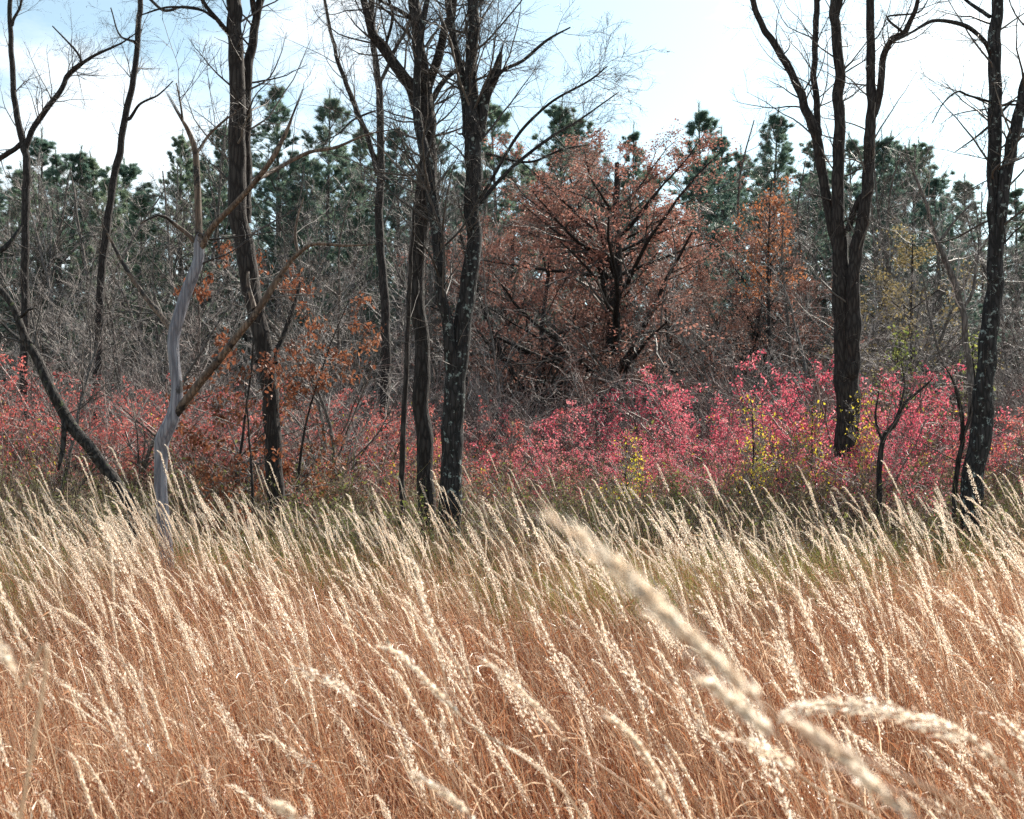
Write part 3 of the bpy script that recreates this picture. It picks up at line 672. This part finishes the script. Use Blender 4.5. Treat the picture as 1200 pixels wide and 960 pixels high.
for px, py, Y, k, lab in [(968, 478, 17.3, 0, 'pink leaved shrub in front of the many-stemmed trunk, left half'), (1010, 486, 17.6, 2, 'pink leaved shrub in front of the many-stemmed trunk, right half')]:
    H = at(px, py, Y)[2]; K = pinks[k]; s = H / K.h
    K.place((gx(px, Y), Y, 0), px, (s, s, s), lab, 'shrub', 'pink and red shrubs below the wood')
# ------------------------------------------------------------------ rust-leaved young oaks round the thick trunk
def young_oak(px, py, Y, seed, nleaf, label, w=1.0):
    rng = np.random.default_rng(seed); H = at(px, py, Y)[2]
    th = thing('young_oak', label, 'sapling', (gx(px, Y), Y, 0))
    T = paths(rng, np.zeros((1, 3)), np.array([[.05, 0, 1.]]), np.array([H]), 14, .06, .03); TR = (.035 * np.linspace(1, .15, 14))[None]
    g = Geo(); g.tubes(T, TR, 7, rng=rng, rough=.03); link('trunk', g.mesh('oak_trunk', M['bark']), th)
    A, AR = spawn(rng, T, TR, 26, t0=.15, t1=.98, ang=68, angv=14, lf=.42 * w, n=8, wob=.12, up=.02, rf=.5, rmin=.005, taper_t=.5)
    B, BR = spawn(rng, A, AR, 5, t0=.2, ang=45, lf=.45, n=5, wob=.14, rmin=.003)
    b = Geo(); b.tubes(A, AR, 4, rng=rng); b.tubes(B, BR, 3, rng=rng); link('branches', b.mesh('oak_branches', M['twig']), th)
    nc = nleaf // 7; keep = B[rng.random(len(B)) < .6]
    c, _ = pick(rng, keep, nc, .3, 1)
    pos = (c[:, None] + rng.normal(size=(nc, 7, 3)) * .06).reshape(-1, 3)
    l = Geo(); l.leaves(rng, pos, .075, .6, droop=.5, oak=True, rnd=np.clip(np.repeat(rng.random(nc), 7) * .6 + rng.random(nc * 7) * .4, 0, 1))
    link('leaves', l.mesh('oak_leaves', M['oakleaf'], smooth=False), th)
young_oak(262, 318, 16.5, 601, 2200, 'young oak with rust brown leaves between the grey snag and thick trunk', 1.0)
young_oak(338, 345, 16.8, 602, 1300, 'young oak with orange brown leaves just right of the thick ridged trunk', .72)
young_oak(300, 430, 14.6, 603, 1000, 'low oak sapling with dark rust leaves at the foot of the thick trunk', 1.0)

# ------------------------------------------------------------------ far-off wood (one mass)
rng = np.random.default_rng(700)
fw = Geo()
for i in range(420):
    x = rng.uniform(-85, 85); y = rng.uniform(78, 120); H = rng.uniform(9, 15)
    T = paths(rng, np.array([[x, y, 0.]]), np.array([[rng.normal() * .06, 0, 1]]), np.array([H]), 8, .05, .03); TR = (.12 * np.linspace(1, .15, 8))[None]
    fw.tubes(T, TR, 4, rng=rng)
    A, AR = spawn(rng, T, TR, 26, t0=.1, ang=46, lf=.4, n=5, wob=.1, up=.05, rf=.5, rmin=.014, taper_t=.7)
    B, BR = spawn(rng, A, AR, 7, t0=.1, ang=42, lf=.55, n=4, wob=.12, rmin=.012)
    fw.tubes(A, AR, 3, rng=rng); fw.tubes(B, BR, 3, rng=rng)
o = link('far_wood', fw.mesh('far_wood', M['twig']))
o['kind'] = 'stuff'; tag(o, 'distant bare grey wood seen through gaps behind the pines', 'wood')

# ------------------------------------------------------------------ ground
def ground():
    n = 160
    xs = np.sign(np.linspace(-1, 1, n)) * np.abs(np.linspace(-1, 1, n)) ** 2.2 * 600
    ys = np.concatenate([np.linspace(-40, 40, 81), 40 + (np.linspace(0, 1, 60)[1:] ** 2) * 1200])
    X, Yy = np.meshgrid(xs, ys)
    Z = .05 * np.sin(X * .7 + 1) * np.cos(Yy * .6) + .03 * np.sin(X * 1.9) * np.sin(Yy * 2.1 + 2) - .06
    v = np.stack([X, Yy, Z], -1).reshape(-1, 3)
    h, w = X.shape; idx = np.arange(h * w).reshape(h, w)
    q = np.stack([idx[:-1, :-1], idx[:-1, 1:], idx[1:, 1:], idx[1:, :-1]], -1).reshape(-1, 4)
    g = Geo(); g._add(v, q, np.full(len(v), .5), 0)
    m, nt, N, L = nmat('leaf_litter_soil')
    tc = N.new('ShaderNodeTexCoord'); nz = N.new('ShaderNodeTexNoise'); nz.inputs['Scale'].default_value = 14; nz.inputs['Detail'].default_value = 8
    L.new(tc.outputs['Object'], nz.inputs['Vector'])
    vo = N.new('ShaderNodeTexVoronoi'); vo.inputs['Scale'].default_value = 16; L.new(tc.outputs['Object'], vo.inputs['Vector'])
    mx = N.new('ShaderNodeMath'); mx.operation = 'MULTIPLY_ADD'; mx.inputs[1].default_value = .4; L.new(vo.outputs['Distance'], mx.inputs[0])
    h5 = N.new('ShaderNodeMath'); h5.operation = 'MULTIPLY'; h5.inputs[1].default_value = .8; L.new(nz.outputs['Fac'], h5.inputs[0]); L.new(h5.outputs[0], mx.inputs[2])
    rp = ramp(N, [(.2, (.06, .042, .03)), (.5, (.14, .095, .065)), (.8, (.24, .17, .12))]); L.new(mx.outputs[0], rp.inputs[0])
    b = N.new('ShaderNodeBsdfPrincipled'); b.inputs['Roughness'].default_value = .9; L.new(rp.outputs[0], b.inputs['Base Color'])
    bp = N.new('ShaderNodeBump'); bp.inputs['Distance'].default_value = .05; L.new(mx.outputs[0], bp.inputs['Height']); L.new(bp.outputs[0], b.inputs['Normal'])
    oo = N.new('ShaderNodeOutputMaterial'); L.new(b.outputs[0], oo.inputs[0])
    o = link('ground', g.mesh('ground', m)); o['kind'] = 'structure'
ground()

# ------------------------------------------------------------------ tall grass
M['blade'] = leaf_mat('dry_grass_blade', [(0, (.085, .027, .016)), (.35, (.28, .105, .052)), (.65, (.50, .235, .12)), (1, (.86, .67, .48))], transl=.34, rough=.4, spec=.45, objvar=.3, patch=(.55, .7))
M['stem'] = leaf_mat('dry_grass_stem', [(0, (.35, .16, .08)), (.5, (.55, .32, .18)), (1, (.70, .50, .33))], transl=.2, rough=.35, spec=.5, objvar=.3)
M['plume'] = leaf_mat('grass_seed_head', [(0, (.62, .46, .32)), (.4, (.86, .74, .60)), (1, (.95, .90, .82))], transl=.64, rough=.35, spec=.5, objvar=.15)
M['gblade'] = leaf_mat('green_grass_blade', [(0, (.09, .11, .02)), (.5, (.22, .23, .05)), (1, (.42, .37, .13))], transl=.45, rough=.4, spec=.4, objvar=.3)
M['weed'] = leaf_mat('dead_weed', [(0, (.08, .05, .045)), (.35, (.24, .16, .13)), (.6, (.46, .35, .26)), (.8, (.30, .29, .11)), (1, (.22, .24, .07))], transl=.3, objvar=.5, patch=(.5, .9))

def bend(rng, p, th0, th1, az, Ln, n, droop=0):
    """stems that start th0 from vertical and lean to th1 (radians) towards azimuth az"""
    B = len(p); P = np.zeros((B, n, 3)); P[:, 0] = p
    for i in range(1, n):
        t = (i - .5) / (n - 1)
        th = th0 + (th1 - th0) * t ** 1.7
        d = np.stack([np.sin(th) * np.cos(az), np.sin(th) * np.sin(az), np.cos(th)], -1)
        P[:, i] = P[:, i - 1] + d * (Ln / (n - 1))[:, None]
    return P
def add_plume(g, rng, P, mat, dens=1.0, fat=1.0, loose=.0):
    """seed head along one axis path P (n,3): spikelets pressed round the axis, each with a hair"""
    n = len(P); seg = np.linalg.norm(np.diff(P, axis=0), axis=1).sum()
    m = int(900 * dens * seg)
    u = np.concatenate([rng.beta(1.15, 1.35, m)])
    # spikelets sit on short pressed branches: cluster u
    nb = max(8, int(46 * seg / .25)); cent = np.sort(rng.random(nb)); ci = rng.integers(0, nb, m)
    u = np.clip(.35 * u + .65 * cent[ci] + rng.normal(size=m) * .012, 0, .995)
    pos, tan, _ = interp(P[None], np.ones((1, n)), u[None]); pos, tan = pos[0], tan[0]
    env = np.sin(np.pi * np.clip(u * .86 + .10, 0, 1)) ** .8
    caz = rng.uniform(0, 2 * np.pi, nb)[ci] + rng.normal(size=m) * .5
    ref = norm(np.cross(tan, np.array([0, 1, .2]))); r2 = np.cross(tan, ref)
    side = np.cos(caz)[:, None] * ref + np.sin(caz)[:, None] * r2
    off = env * fat * (.0012 + .0045 * rng.random(m) ** 1.4) + loose * rng.random(m) * .03 * env
    c = pos + side * off[:, None]; c[:, 2] -= loose * off * .8
    d = norm(tan * .9 + side * rng.uniform(.05, .38, (m, 1)) + rng.normal(size=(m, 3)) * .12)
    Ls = rng.uniform(.005, .009, (m, 1)); w1 = norm(np.cross(d, rng.normal(size=(m, 3)))); w2 = np.cross(d, w1)
    W = Ls * .19 * fat ** .5
    mid = c + d * Ls * .5
    v = np.stack([c, mid + w1 * W * 1.5 + w2 * W * .5, c + d * Ls, mid - w1 * W * 1.5 + w2 * W * .5], 1)
    b = (np.arange(m) * 4)[:, None, None]
    f = (np.array([(0, 1, 2), (0, 2, 3)])[None] + b).reshape(-1, 3)
    rv = np.clip(rng.random(m) * .8 + .1, 0, 1)
    g._add(v, f, np.repeat(rv, 4), mat)
    # awns and hairs
    for k in range(1):
        hd = norm(d + rng.normal(size=(m, 3)) * .35); hw = norm(np.cross(hd, rng.normal(size=(m, 3)))) * .00035
        st = c + d * Ls * rng.uniform(0, .9, (m, 1)); tp = st + hd * rng.uniform(.006, .014, (m, 1))
        g.tris(np.stack([st - hw, st + hw, tp], 1), mat, rv)

def clump(seed, nblade, nculm, nplume, H=1.35, green=False, lean=1.0):
    rng = np.random.default_rng(seed); g = Geo()
    bl = 0
    if nblade:
        p = np.c_[rng.normal(size=(nblade, 2)) * .11, np.full(nblade, -.05)]
        Ln = rng.uniform(.40, .80, nblade) * H
        az = np.pi + rng.normal(size=nblade) * 1.3
        P = bend(rng, p, np.radians(rng.uniform(2, 18, nblade)), np.radians(rng.uniform(8, 62, nblade)) * lean, az, Ln, 8)
        P[:, 1:, :2] += np.cumsum(rng.normal(size=(nblade, 7, 2)) * .006, axis=1)
        T = norm(np.gradient(P, axis=1)); S = norm(np.cross(T, norm(rng.normal(size=(nblade, 1, 3)))))
        W = np.array([.7, .9, 1, 1, .9, .7, .45, .06])[None] * rng.uniform(.0014, .003, (nblade, 1))
        g.ribbons(P, W, S, bl, rng.random(nblade))
        # curled dry leaf tips along the stems
        m = int(nblade * .8)
        b0 = rng.integers(0, nblade, m); st = P[b0, rng.integers(4, 8, m)]
        a0 = rng.uniform(0, 6.28, m); e0 = rng.uniform(.2, 1.2, m); cur = rng.normal(size=(m, 2)) * .55
        Q = np.zeros((m, 7, 3)); Q[:, 0] = st
        for i in range(1, 7):
            d = np.stack([np.cos(a0) * np.cos(e0), np.sin(a0) * np.cos(e0), np.sin(e0)], -1)
            Q[:, i] = Q[:, i - 1] + d * rng.uniform(.015, .04, (m, 1)); a0 = a0 + cur[:, 0]; e0 = e0 - np.abs(cur[:, 1])
        T = norm(np.gradient(Q, axis=1)); S = norm(np.cross(T, norm(rng.normal(size=(m, 1, 3)))))
        g.ribbons(Q, np.array([1, 1, 1, .9, .7, .4, .05])[None] * rng.uniform(.0012, .0026, (m, 1)), S, bl, np.clip(rng.random(m) * .8 + .3, 0, 1))
    if nculm:
        p = np.c_[rng.normal(size=(nculm, 2)) * .10, np.full(nculm, -.05)]
        Ln = H * np.where(np.arange(nculm) < nplume, rng.uniform(.86, 1.2, nculm), rng.uniform(.6, .98, nculm))
        az = np.pi + rng.normal(size=nculm) * .45
        P = bend(rng, p, np.radians(rng.uniform(3, 16, nculm)), np.radians(rng.uniform(12, 58, nculm)) * lean, az, Ln, 16)
        RR = np.linspace(.0021, .0009, 16)[None] * rng.uniform(.8, 1.2, (nculm, 1))
        g.tubes(P, RR, 4, 1, rnd=rng.random(nculm))
        m = nculm * 5      # narrow blades leaving the stems
        b0 = rng.integers(0, nculm, m); st = P[b0, rng.integers(3, 10, m)]
        Q = bend(rng, st, np.radians(rng.uniform(8, 35, m)), np.radians(rng.uniform(40, 120, m)), np.pi + rng.normal(size=m) * 1.1, rng.uniform(.12, .34, m), 7)
        T = norm(np.gradient(Q, axis=1)); S = norm(np.cross(T, norm(rng.normal(size=(m, 1, 3)))))
        g.ribbons(Q, np.array([1, 1, .95, .85, .7, .45, .05])[None] * rng.uniform(.001, .0022, (m, 1)), S, bl, np.clip(rng.random(m) * .7 + .4, 0, 1))
        for j in range(min(nplume, nculm)):
            Lh = rng.uniform(.14, .25); ft = 1 - Lh / Ln[j]; ax = np.array([np.interp(np.linspace(ft, 1, 12), np.linspace(0, 1, 16), P[j, :, q]) for q in range(3)]).T
            e = norm(ax[-1] - ax[-2]); q = ax[-1].copy()
            ax = list(ax)
            for i in range(3):
                e = e + np.array([-.12, 0, -.14]); e = norm(e); q = q + e * .012; ax.append(q.copy())
            add_plume(g, rng, np.array(ax), 2, rng.choice([.4, .9, 1.2, 1.5]), rng.uniform(.28, .70), loose=rng.choice([0, 0, 0, .08, .3]))
    return g

def instances(name, protos, mats, pos, rot, scl, var, label, cat):
    """one object: the clump meshes and one loose point per clump; a node group puts the clumps on the points"""
    big = Geo(); vid = []
    for k, g in enumerate(protos):
        v, fl, r = g.arrays()
        big.v.append(v); big.r.append(r)
        for f, m in fl: big.f.append((f + big.n, m))
        big.n += len(v); vid.append(np.full(len(v), k))
    me = big.mesh(name, mats, smooth=False, extra={'pos': pos})
    nv = sum(len(x) for x in vid)
    def attr(nm, typ, key, proto, pts):
        a = me.attributes.new(nm, typ, 'POINT'); a.data.foreach_set(key, np.concatenate([proto, pts]).ravel())
    attr('variant', 'INT', 'value', np.concatenate(vid).astype(np.int32), (var + 100).astype(np.int32))
    attr('rot', 'FLOAT_VECTOR', 'vector', np.zeros((nv, 3), np.float32), rot.astype(np.float32))
    attr('scl', 'FLOAT_VECTOR', 'vector', np.ones((nv, 3), np.float32), scl.astype(np.float32))
    ng = bpy.data.node_groups.new(name + '_scatter', 'GeometryNodeTree')
    ng.interface.new_socket('Geometry', in_out='INPUT', socket_type='NodeSocketGeometry')
    ng.interface.new_socket('Geometry', in_out='OUTPUT', socket_type='NodeSocketGeometry')
    N, L = ng.nodes, ng.links
    gi, go, jn = N.new('NodeGroupInput'), N.new('NodeGroupOutput'), N.new('GeometryNodeJoinGeometry')
    def na(nm, t):
        n = N.new('GeometryNodeInputNamedAttribute'); n.data_type = t; n.inputs['Name'].default_value = nm; return n
    va, ro, sl = na('variant', 'INT'), na('rot', 'FLOAT_VECTOR'), na('scl', 'FLOAT_VECTOR')
    e2r = N.new('FunctionNodeEulerToRotation'); L.new(ro.outputs[0], e2r.inputs[0])
    def sep(val):
        c = N.new('FunctionNodeCompare'); c.data_type = 'INT'; c.operation = 'EQUAL'; L.new(va.outputs[0], c.inputs[2]); c.inputs[3].default_value = val
        s = N.new('GeometryNodeSeparateGeometry'); s.domain = 'POINT'; L.new(gi.outputs[0], s.inputs[0]); L.new(c.outputs[0], s.inputs[1]); return s
    for k in range(len(protos)):
        a, b = sep(k), sep(k + 100)
        ip = N.new('GeometryNodeInstanceOnPoints')
        L.new(b.outputs[0], ip.inputs['Points']); L.new(a.outputs[0], ip.inputs['Instance']); L.new(e2r.outputs[0], ip.inputs['Rotation']); L.new(sl.outputs[0], ip.inputs['Scale'])
        L.new(ip.outputs[0], jn.inputs[0])
    L.new(jn.outputs[0], go.inputs[0])
    o = link(name, me); md = o.modifiers.new('scatter', 'NODES'); md.node_group = ng
    o['kind'] = 'stuff'; tag(o, label, cat)
    return o

def wedge(rng, n, y0, y1, margin=1.6, pw=1.0):
    y = y0 + (y1 - y0) * rng.random(n) ** pw
    half = y * .48 + margin
    return np.c_[(rng.random(n) * 2 - 1) * half, y, np.zeros(n)]
def lownoise(x, y, s):
    return np.sin(x * s + 1.3) * np.cos(y * s * 1.1 + .4) + .5 * np.sin(x * s * 2.3 + y * s * 1.7)

rng = np.random.default_rng(800)
gp = [clump(900, 38, 7, 3), clump(901, 38, 6, 2), clump(902, 34, 9, 4), clump(903, 40, 6, 2), clump(904, 38, 7, 3), clump(905, 54, 5, 0), clump(906, 54, 5, 2), clump(907, 62, 5, 0)]
y = []
dens = 19
area = lambda a, b: (.48 * (b * b - a * a) + 2 * 1.6 * (b - a))
n = int(area(.15, 12.8) * dens)
# uniform per area
yy = np.linspace(.15, 12.8, 400); wd = yy * .48 + 1.6; cdf = np.cumsum(wd); cdf /= cdf[-1]
ys = np.interp(rng.random(n), cdf, yy); xs = (rng.random(n) * 2 - 1) * (ys * .48 + 1.6)
far = lownoise(xs, np.zeros_like(xs), .9) * 1.0 - .3
GC = [(770, 9.6, 1.4), (850, 10.6, 1.3), (15, 8.0, 1.2), (-40, 9.8, 1.4), (365, 10.8, .9), (700, 12.2, 1.1), (930, 12.2, 1.2), (450, 12.4, 1.0), (300, 13.2, 1.2), (1120, 13, 1.1), (90, 12.4, 1.1), (230, 12.6, 1.0)]
thin = np.ones_like(xs)
for px, Y, rd in GC: thin *= 1 - .75 * np.exp(-(((xs - gx(px, Y)) ** 2 + ((ys - Y) * 1.1) ** 2) / (rd * .8) ** 2))
thin *= 1 - .6 * np.clip((ys - 5.5) / 6, 0, 1)
thin = np.where((np.abs(xs - ys * (195 - 600) / F) < .45) & (ys > 6.5) & (ys < 9.4), 1, thin)
ok = (rng.random(n) < thin) & (ys < 11.8 + far) & (np.hypot(xs, ys) > .95)
xs, ys = xs[ok], ys[ok]; n = len(xs)
var = np.where(rng.random(n) < .5, rng.integers(0, 5, n), rng.integers(5, 8, n))
var = np.where((np.hypot(xs, ys) < 1.7) & ((var < 5) | (var == 6)), 5 + 2 * (var % 2), var)
hs = np.clip(1.0 + .08 * lownoise(xs * .6 + 3, ys * .7, 1.0) * np.clip((ys - 3) / 5, 0, 1) + .05 * lownoise(xs, ys, 1.1) + rng.normal(size=n) * .07, .75, 1.2)
hs = hs * (1 + .08 * np.clip((ys - 4) / 4, 0, 1))
hs = np.where(np.hypot(xs, ys) < 1.5, np.minimum(hs, .95), hs)
rot = np.c_[rng.normal(size=n) * .05, rng.normal(size=n) * .06 - .04, rng.normal(size=n) * .33]
m = 34     # thick stand in front of the grey snag
ys = np.r_[ys, rng.uniform(7.2, 9.3, m)]; xs = np.r_[xs, ys[-m:] * (195 - 600) / F + rng.uniform(-.3, .42, m)]
var = np.r_[var, rng.integers(0, 5, m)]; hs = np.r_[hs, rng.uniform(1.0, 1.14, m)]
rot = np.r_[rot, np.c_[rng.normal(size=m) * .05, rng.normal(size=m) * .06 - .04, rng.normal(size=m) * .33]]
pos = np.c_[xs, ys, np.zeros(len(xs))]
instances('tall_grass', gp, [M['blade'], M['stem'], M['plume']], pos, rot, np.c_[hs, hs, hs], var, 'tall dry rust-coloured grass with cream seed heads leaning left in the foreground', 'grass')

# green grass patches at the far edge
gg = [clump(920, 80, 5, 2, H=1.4), clump(921, 80, 4, 1, H=1.3), clump(922, 90, 3, 0, H=1.25)]
cents = GC
ps = []
for px, Y, rd in cents:
    m = int(48 * rd * rd)
    ps.append(np.c_[gx(px, Y) + rng.normal(size=m) * rd * .55, Y + rng.normal(size=m) * rd * .45, np.zeros(m)])
ps = np.concatenate(ps); n = len(ps); s = rng.uniform(.75, 1.1, n)
instances('green_grass', gg, [M['gblade'], M['stem'], M['plume']], ps, np.c_[rng.normal(size=n) * .06, rng.normal(size=n) * .06, rng.normal(size=n) * .5], np.c_[s, s, s], rng.integers(0, 3, n), 'olive green grass tufts along the far edge of the dry grass', 'grass')

# dead weeds and brambles between the grass and the shrubs
def weed(seed):
    rng = np.random.default_rng(seed); g = Geo(); n = 22
    p = np.c_[rng.normal(size=(n, 2)) * .22, np.zeros(n)]
    S = paths(rng, p, np.c_[rng.normal(size=(n, 2)) * .45, np.ones(n)], rng.uniform(.6, 1.6, n), 7, .13, -.03); SR = np.linspace(.006, .002, 7)[None] * np.ones((n, 1))
    g.tubes(S, SR, 3, 0, rng=rng)
    A, AR = spawn(rng, S, SR, 6, t0=.25, ang=45, lf=.4, n=4, wob=.15, rmin=.0016); g.tubes(A, AR, 3, 0, rng=rng)
    c, _ = pick(rng, A, 260, .1, 1); g.leaves(rng, c, .05, .45, 1)
    return g
wp = [weed(950 + i) for i in range(5)]
n = 1500
ys = np.sqrt(rng.random(n) * (20.5 ** 2 - 11.6 ** 2) + 11.6 ** 2); xs = (rng.random(n) * 2 - 1) * (ys * .48 + 1.8)
s = rng.uniform(.5, 1.05, n) * (1 + .25 * np.clip((ys - 12.5) / 4, 0, 1)) * (1 + .22 * lownoise(xs, ys, .8))
instances('dead_weeds', wp, [M['weed'], M['brownleaf']], np.c_[xs, ys, np.zeros(n)], np.c_[np.zeros(n), np.zeros(n), rng.uniform(0, 6.28, n)], np.c_[s, s, s], rng.integers(0, 5, n), 'brown dead weeds and brambles between the dry grass and shrubs', 'weeds')
# low undergrowth under the wood
n = 2200
ys = np.sqrt(rng.random(n) * (62 ** 2 - 19 ** 2) + 19 ** 2); xs = (rng.random(n) * 2 - 1) * (ys * .48 + 3)
s = rng.uniform(.9, 1.9, n)
instances('undergrowth', [weed(970 + i) for i in range(3)], [M['weed'], M['brownleaf']], np.c_[xs, ys, np.zeros(n)], np.c_[np.zeros(n), np.zeros(n), rng.uniform(0, 6.28, n)], np.c_[s, s, s], rng.integers(0, 3, n), 'low tangled brown undergrowth on the floor of the wood', 'undergrowth')

# ------------------------------------------------------------------ single plumes close to the camera
def near_plume(label, pix, Y, seed, fat=1.0, loose=0., dens=1.2, foot_dx=.25, foot_dy=.0, ext=.25):
    """pix: tip first, then along the head down to its base"""
    rng = np.random.default_rng(seed); fat *= .55; dens *= 1.0
    ax = np.array([at(px, py, Y + (dz[0] if dz else 0)) for px, py, *dz in pix])[::-1]
    base = ax[0]; d = norm(ax[0] - ax[1])
    foot = np.array([base[0] + foot_dx, base[1] + foot_dy, 0.])
    th = thing('grass_plume', label, 'grass plume', foot, 'grass plumes close to the camera')
    mid = base + d * ext; mid2 = (mid + foot) / 2 + np.array([.03, 0, .1])
    st = smooth(np.array([foot, mid2, mid, base, *ax[1:]]), 60) - foot
    g = Geo(); g.tubes(st, np.linspace(.0019, .0006, 60) * (.7 if Y < .7 else 1), 6, rng=rng); link('stem', g.mesh('plume_stem', M['stem']), th)
    h = Geo(); add_plume(h, rng, smooth(ax, 30) - foot, 0, dens, fat, loose); link('seed_head', h.mesh('seed_head', M['plume']), th)
near_plume('large blurred cream plume slanting across the centre right', [(636, 600), (690, 640), (745, 685), (790, 730), (850, 785), (905, 835)], .50, 1, fat=.8, dens=2.6)
near_plume('blurred cream plume below the tip of the large slanting one', [(803, 783), (840, 805), (880, 838), (916, 868)], .62, 2, fat=.95, dens=2.6)
near_plume('blurred cream plume running off the bottom edge, lower right', [(928, 848), (980, 880), (1030, 925), (1085, 965)], .60, 3, fat=.95, dens=2.6)
near_plume('arching plume drooping over to the left, lower right', [(912, 848), (935, 832), (985, 826), (1045, 832), (1100, 850), (1150, 876), (1200, 920)], 1.05, 4, fat=1.1, loose=.25, dens=1.5)
near_plume('cream plume in the middle of the grass, tip bent left', [(445, 755), (475, 772), (505, 805), (542, 842)], 1.45, 5, fat=1.35, dens=1.3)
near_plume('long thin plume right of the one bent left', [(558, 768), (590, 790), (625, 825), (665, 868)], 1.5, 6, fat=1.1)
near_plume('stout plume at bottom centre reaching the bottom edge', [(700, 832), (735, 858), (765, 900), (788, 955)], 1.3, 7, fat=1.2)
near_plume('short plume at the bottom edge left of centre', [(478, 905), (510, 922), (545, 950), (570, 985)], 1.15, 8, fat=1.1)
near_plume('blurred plume at the left edge of the grass', [(-16, 742), (2, 765), (14, 785), (24, 806)], .85, 9, fat=1.1, foot_dx=-.3, ext=.03)
near_plume('forked looking plume pointing left, right of bottom centre', [(832, 852), (870, 870), (910, 885), (945, 915)], 1.3, 10, fat=1.05, loose=.3)
near_plume('pale plume leaning left in the lower left grass', [(340, 780), (370, 790), (400, 805), (425, 830)], 1.8, 11, fat=1.25, loose=.3)
near_plume('thick plume cut by the bottom edge, leftmost of the bottom plumes', [(318, 940), (345, 955), (380, 985)], .95, 12, fat=1.1)

# ------------------------------------------------------------------ sky, sun, camera
w = bpy.data.worlds.new('World'); sc.world = w; w.use_nodes = True
N, L = w.node_tree.nodes, w.node_tree.links; N.clear()
sky = N.new('ShaderNodeTexSky'); sky.sky_type = 'NISHITA'; sky.sun_disc = False
sky.sun_elevation = SUN_EL; sky.sun_rotation = SUN_AZ; sky.altitude = 100; sky.air_density = 1.0; sky.dust_density = .7; sky.ozone_density = 1.0
bg = N.new('ShaderNodeBackground'); bg.inputs[1].default_value = .092
tn = N.new('ShaderNodeMix'); tn.data_type = 'RGBA'; tn.blend_type = 'MULTIPLY'; tn.inputs['Factor'].default_value = 1; tn.inputs['B'].default_value = (.90, 1.03, .96, 1)
hs_ = N.new('ShaderNodeHueSaturation'); hs_.inputs['Saturation'].default_value = .72; hs_.inputs['Value'].default_value = 1.06; L.new(sky.outputs[0], hs_.inputs['Color']); L.new(hs_.outputs[0], tn.inputs['A']); L.new(tn.outputs['Result'], bg.inputs[0])
tc = N.new('ShaderNodeTexCoord'); mp = N.new('ShaderNodeMapping'); mp.inputs['Scale'].default_value = (1.6, 1.6, 4.0); mp.inputs['Location'].default_value = (.35, 0, .2)
L.new(tc.outputs['Generated'], mp.inputs[0])
nz = N.new('ShaderNodeTexNoise'); nz.inputs['Scale'].default_value = 2.2; nz.inputs['Detail'].default_value = 7; nz.inputs['Roughness'].default_value = .55; L.new(mp.outputs[0], nz.inputs['Vector'])
mr = N.new('ShaderNodeMapRange'); mr.inputs[1].default_value = .49; mr.inputs[2].default_value = .82; L.new(nz.outputs['Fac'], mr.inputs[0])
cb = N.new('ShaderNodeBackground'); cb.inputs[0].default_value = (1, .97, .94, 1); cb.inputs[1].default_value = .85
ms = N.new('ShaderNodeMixShader'); L.new(mr.outputs[0], ms.inputs[0]); L.new(bg.outputs[0], ms.inputs[1]); L.new(cb.outputs[0], ms.inputs[2])
wo = N.new('ShaderNodeOutputWorld'); L.new(ms.outputs[0], wo.inputs[0])

sd = bpy.data.lights.new('sun', 'SUN'); sd.energy = 5.0; sd.angle = R(.5); sd.color = (1, .93, .82)
so = bpy.data.objects.new('sun', sd); COL.objects.link(so)
sv = Vector((math.sin(SUN_AZ) * math.cos(SUN_EL), math.cos(SUN_AZ) * math.cos(SUN_EL), math.sin(SUN_EL)))
so.rotation_euler = sv.to_track_quat('Z', 'Y').to_euler(); so.location = (0, 0, 30)

cd = bpy.data.cameras.new('camera'); cam = bpy.data.objects.new('camera', cd); COL.objects.link(cam); sc.camera = cam
cd.sensor_width = 36; cd.sensor_fit = 'HORIZONTAL'; cd.lens = 36 * F / 1200
cd.clip_start = .05; cd.clip_end = 3000
cam.location = (0, 0, CAMZ); cam.rotation_euler = (R(90) + PITCH, 0, 0)
cd.dof.use_dof = True; cd.dof.focus_distance = 8.0; cd.dof.aperture_fstop = 8.0

sc.view_settings.view_transform = 'Standard'; sc.view_settings.look = 'None'; sc.view_settings.gamma = 1; sc.view_settings.use_curve_mapping = False
sc.view_settings.exposure = 1.15
sc.render.engine = 'CYCLES'
c = sc.cycles; c.use_adaptive_sampling = True; c.adaptive_threshold = .02; c.adaptive_min_samples = 16; c.max_bounces = 4; c.diffuse_bounces = 3; c.glossy_bounces = 1; c.transmission_bounces = 3; c.transparent_max_bounces = 2
c.sample_clamp_indirect = 6; c.use_denoising = True; c.denoiser = 'OPENIMAGEDENOISE'; c.denoising_input_passes = 'RGB_ALBEDO_NORMAL'; c.denoising_prefilter = 'NONE'
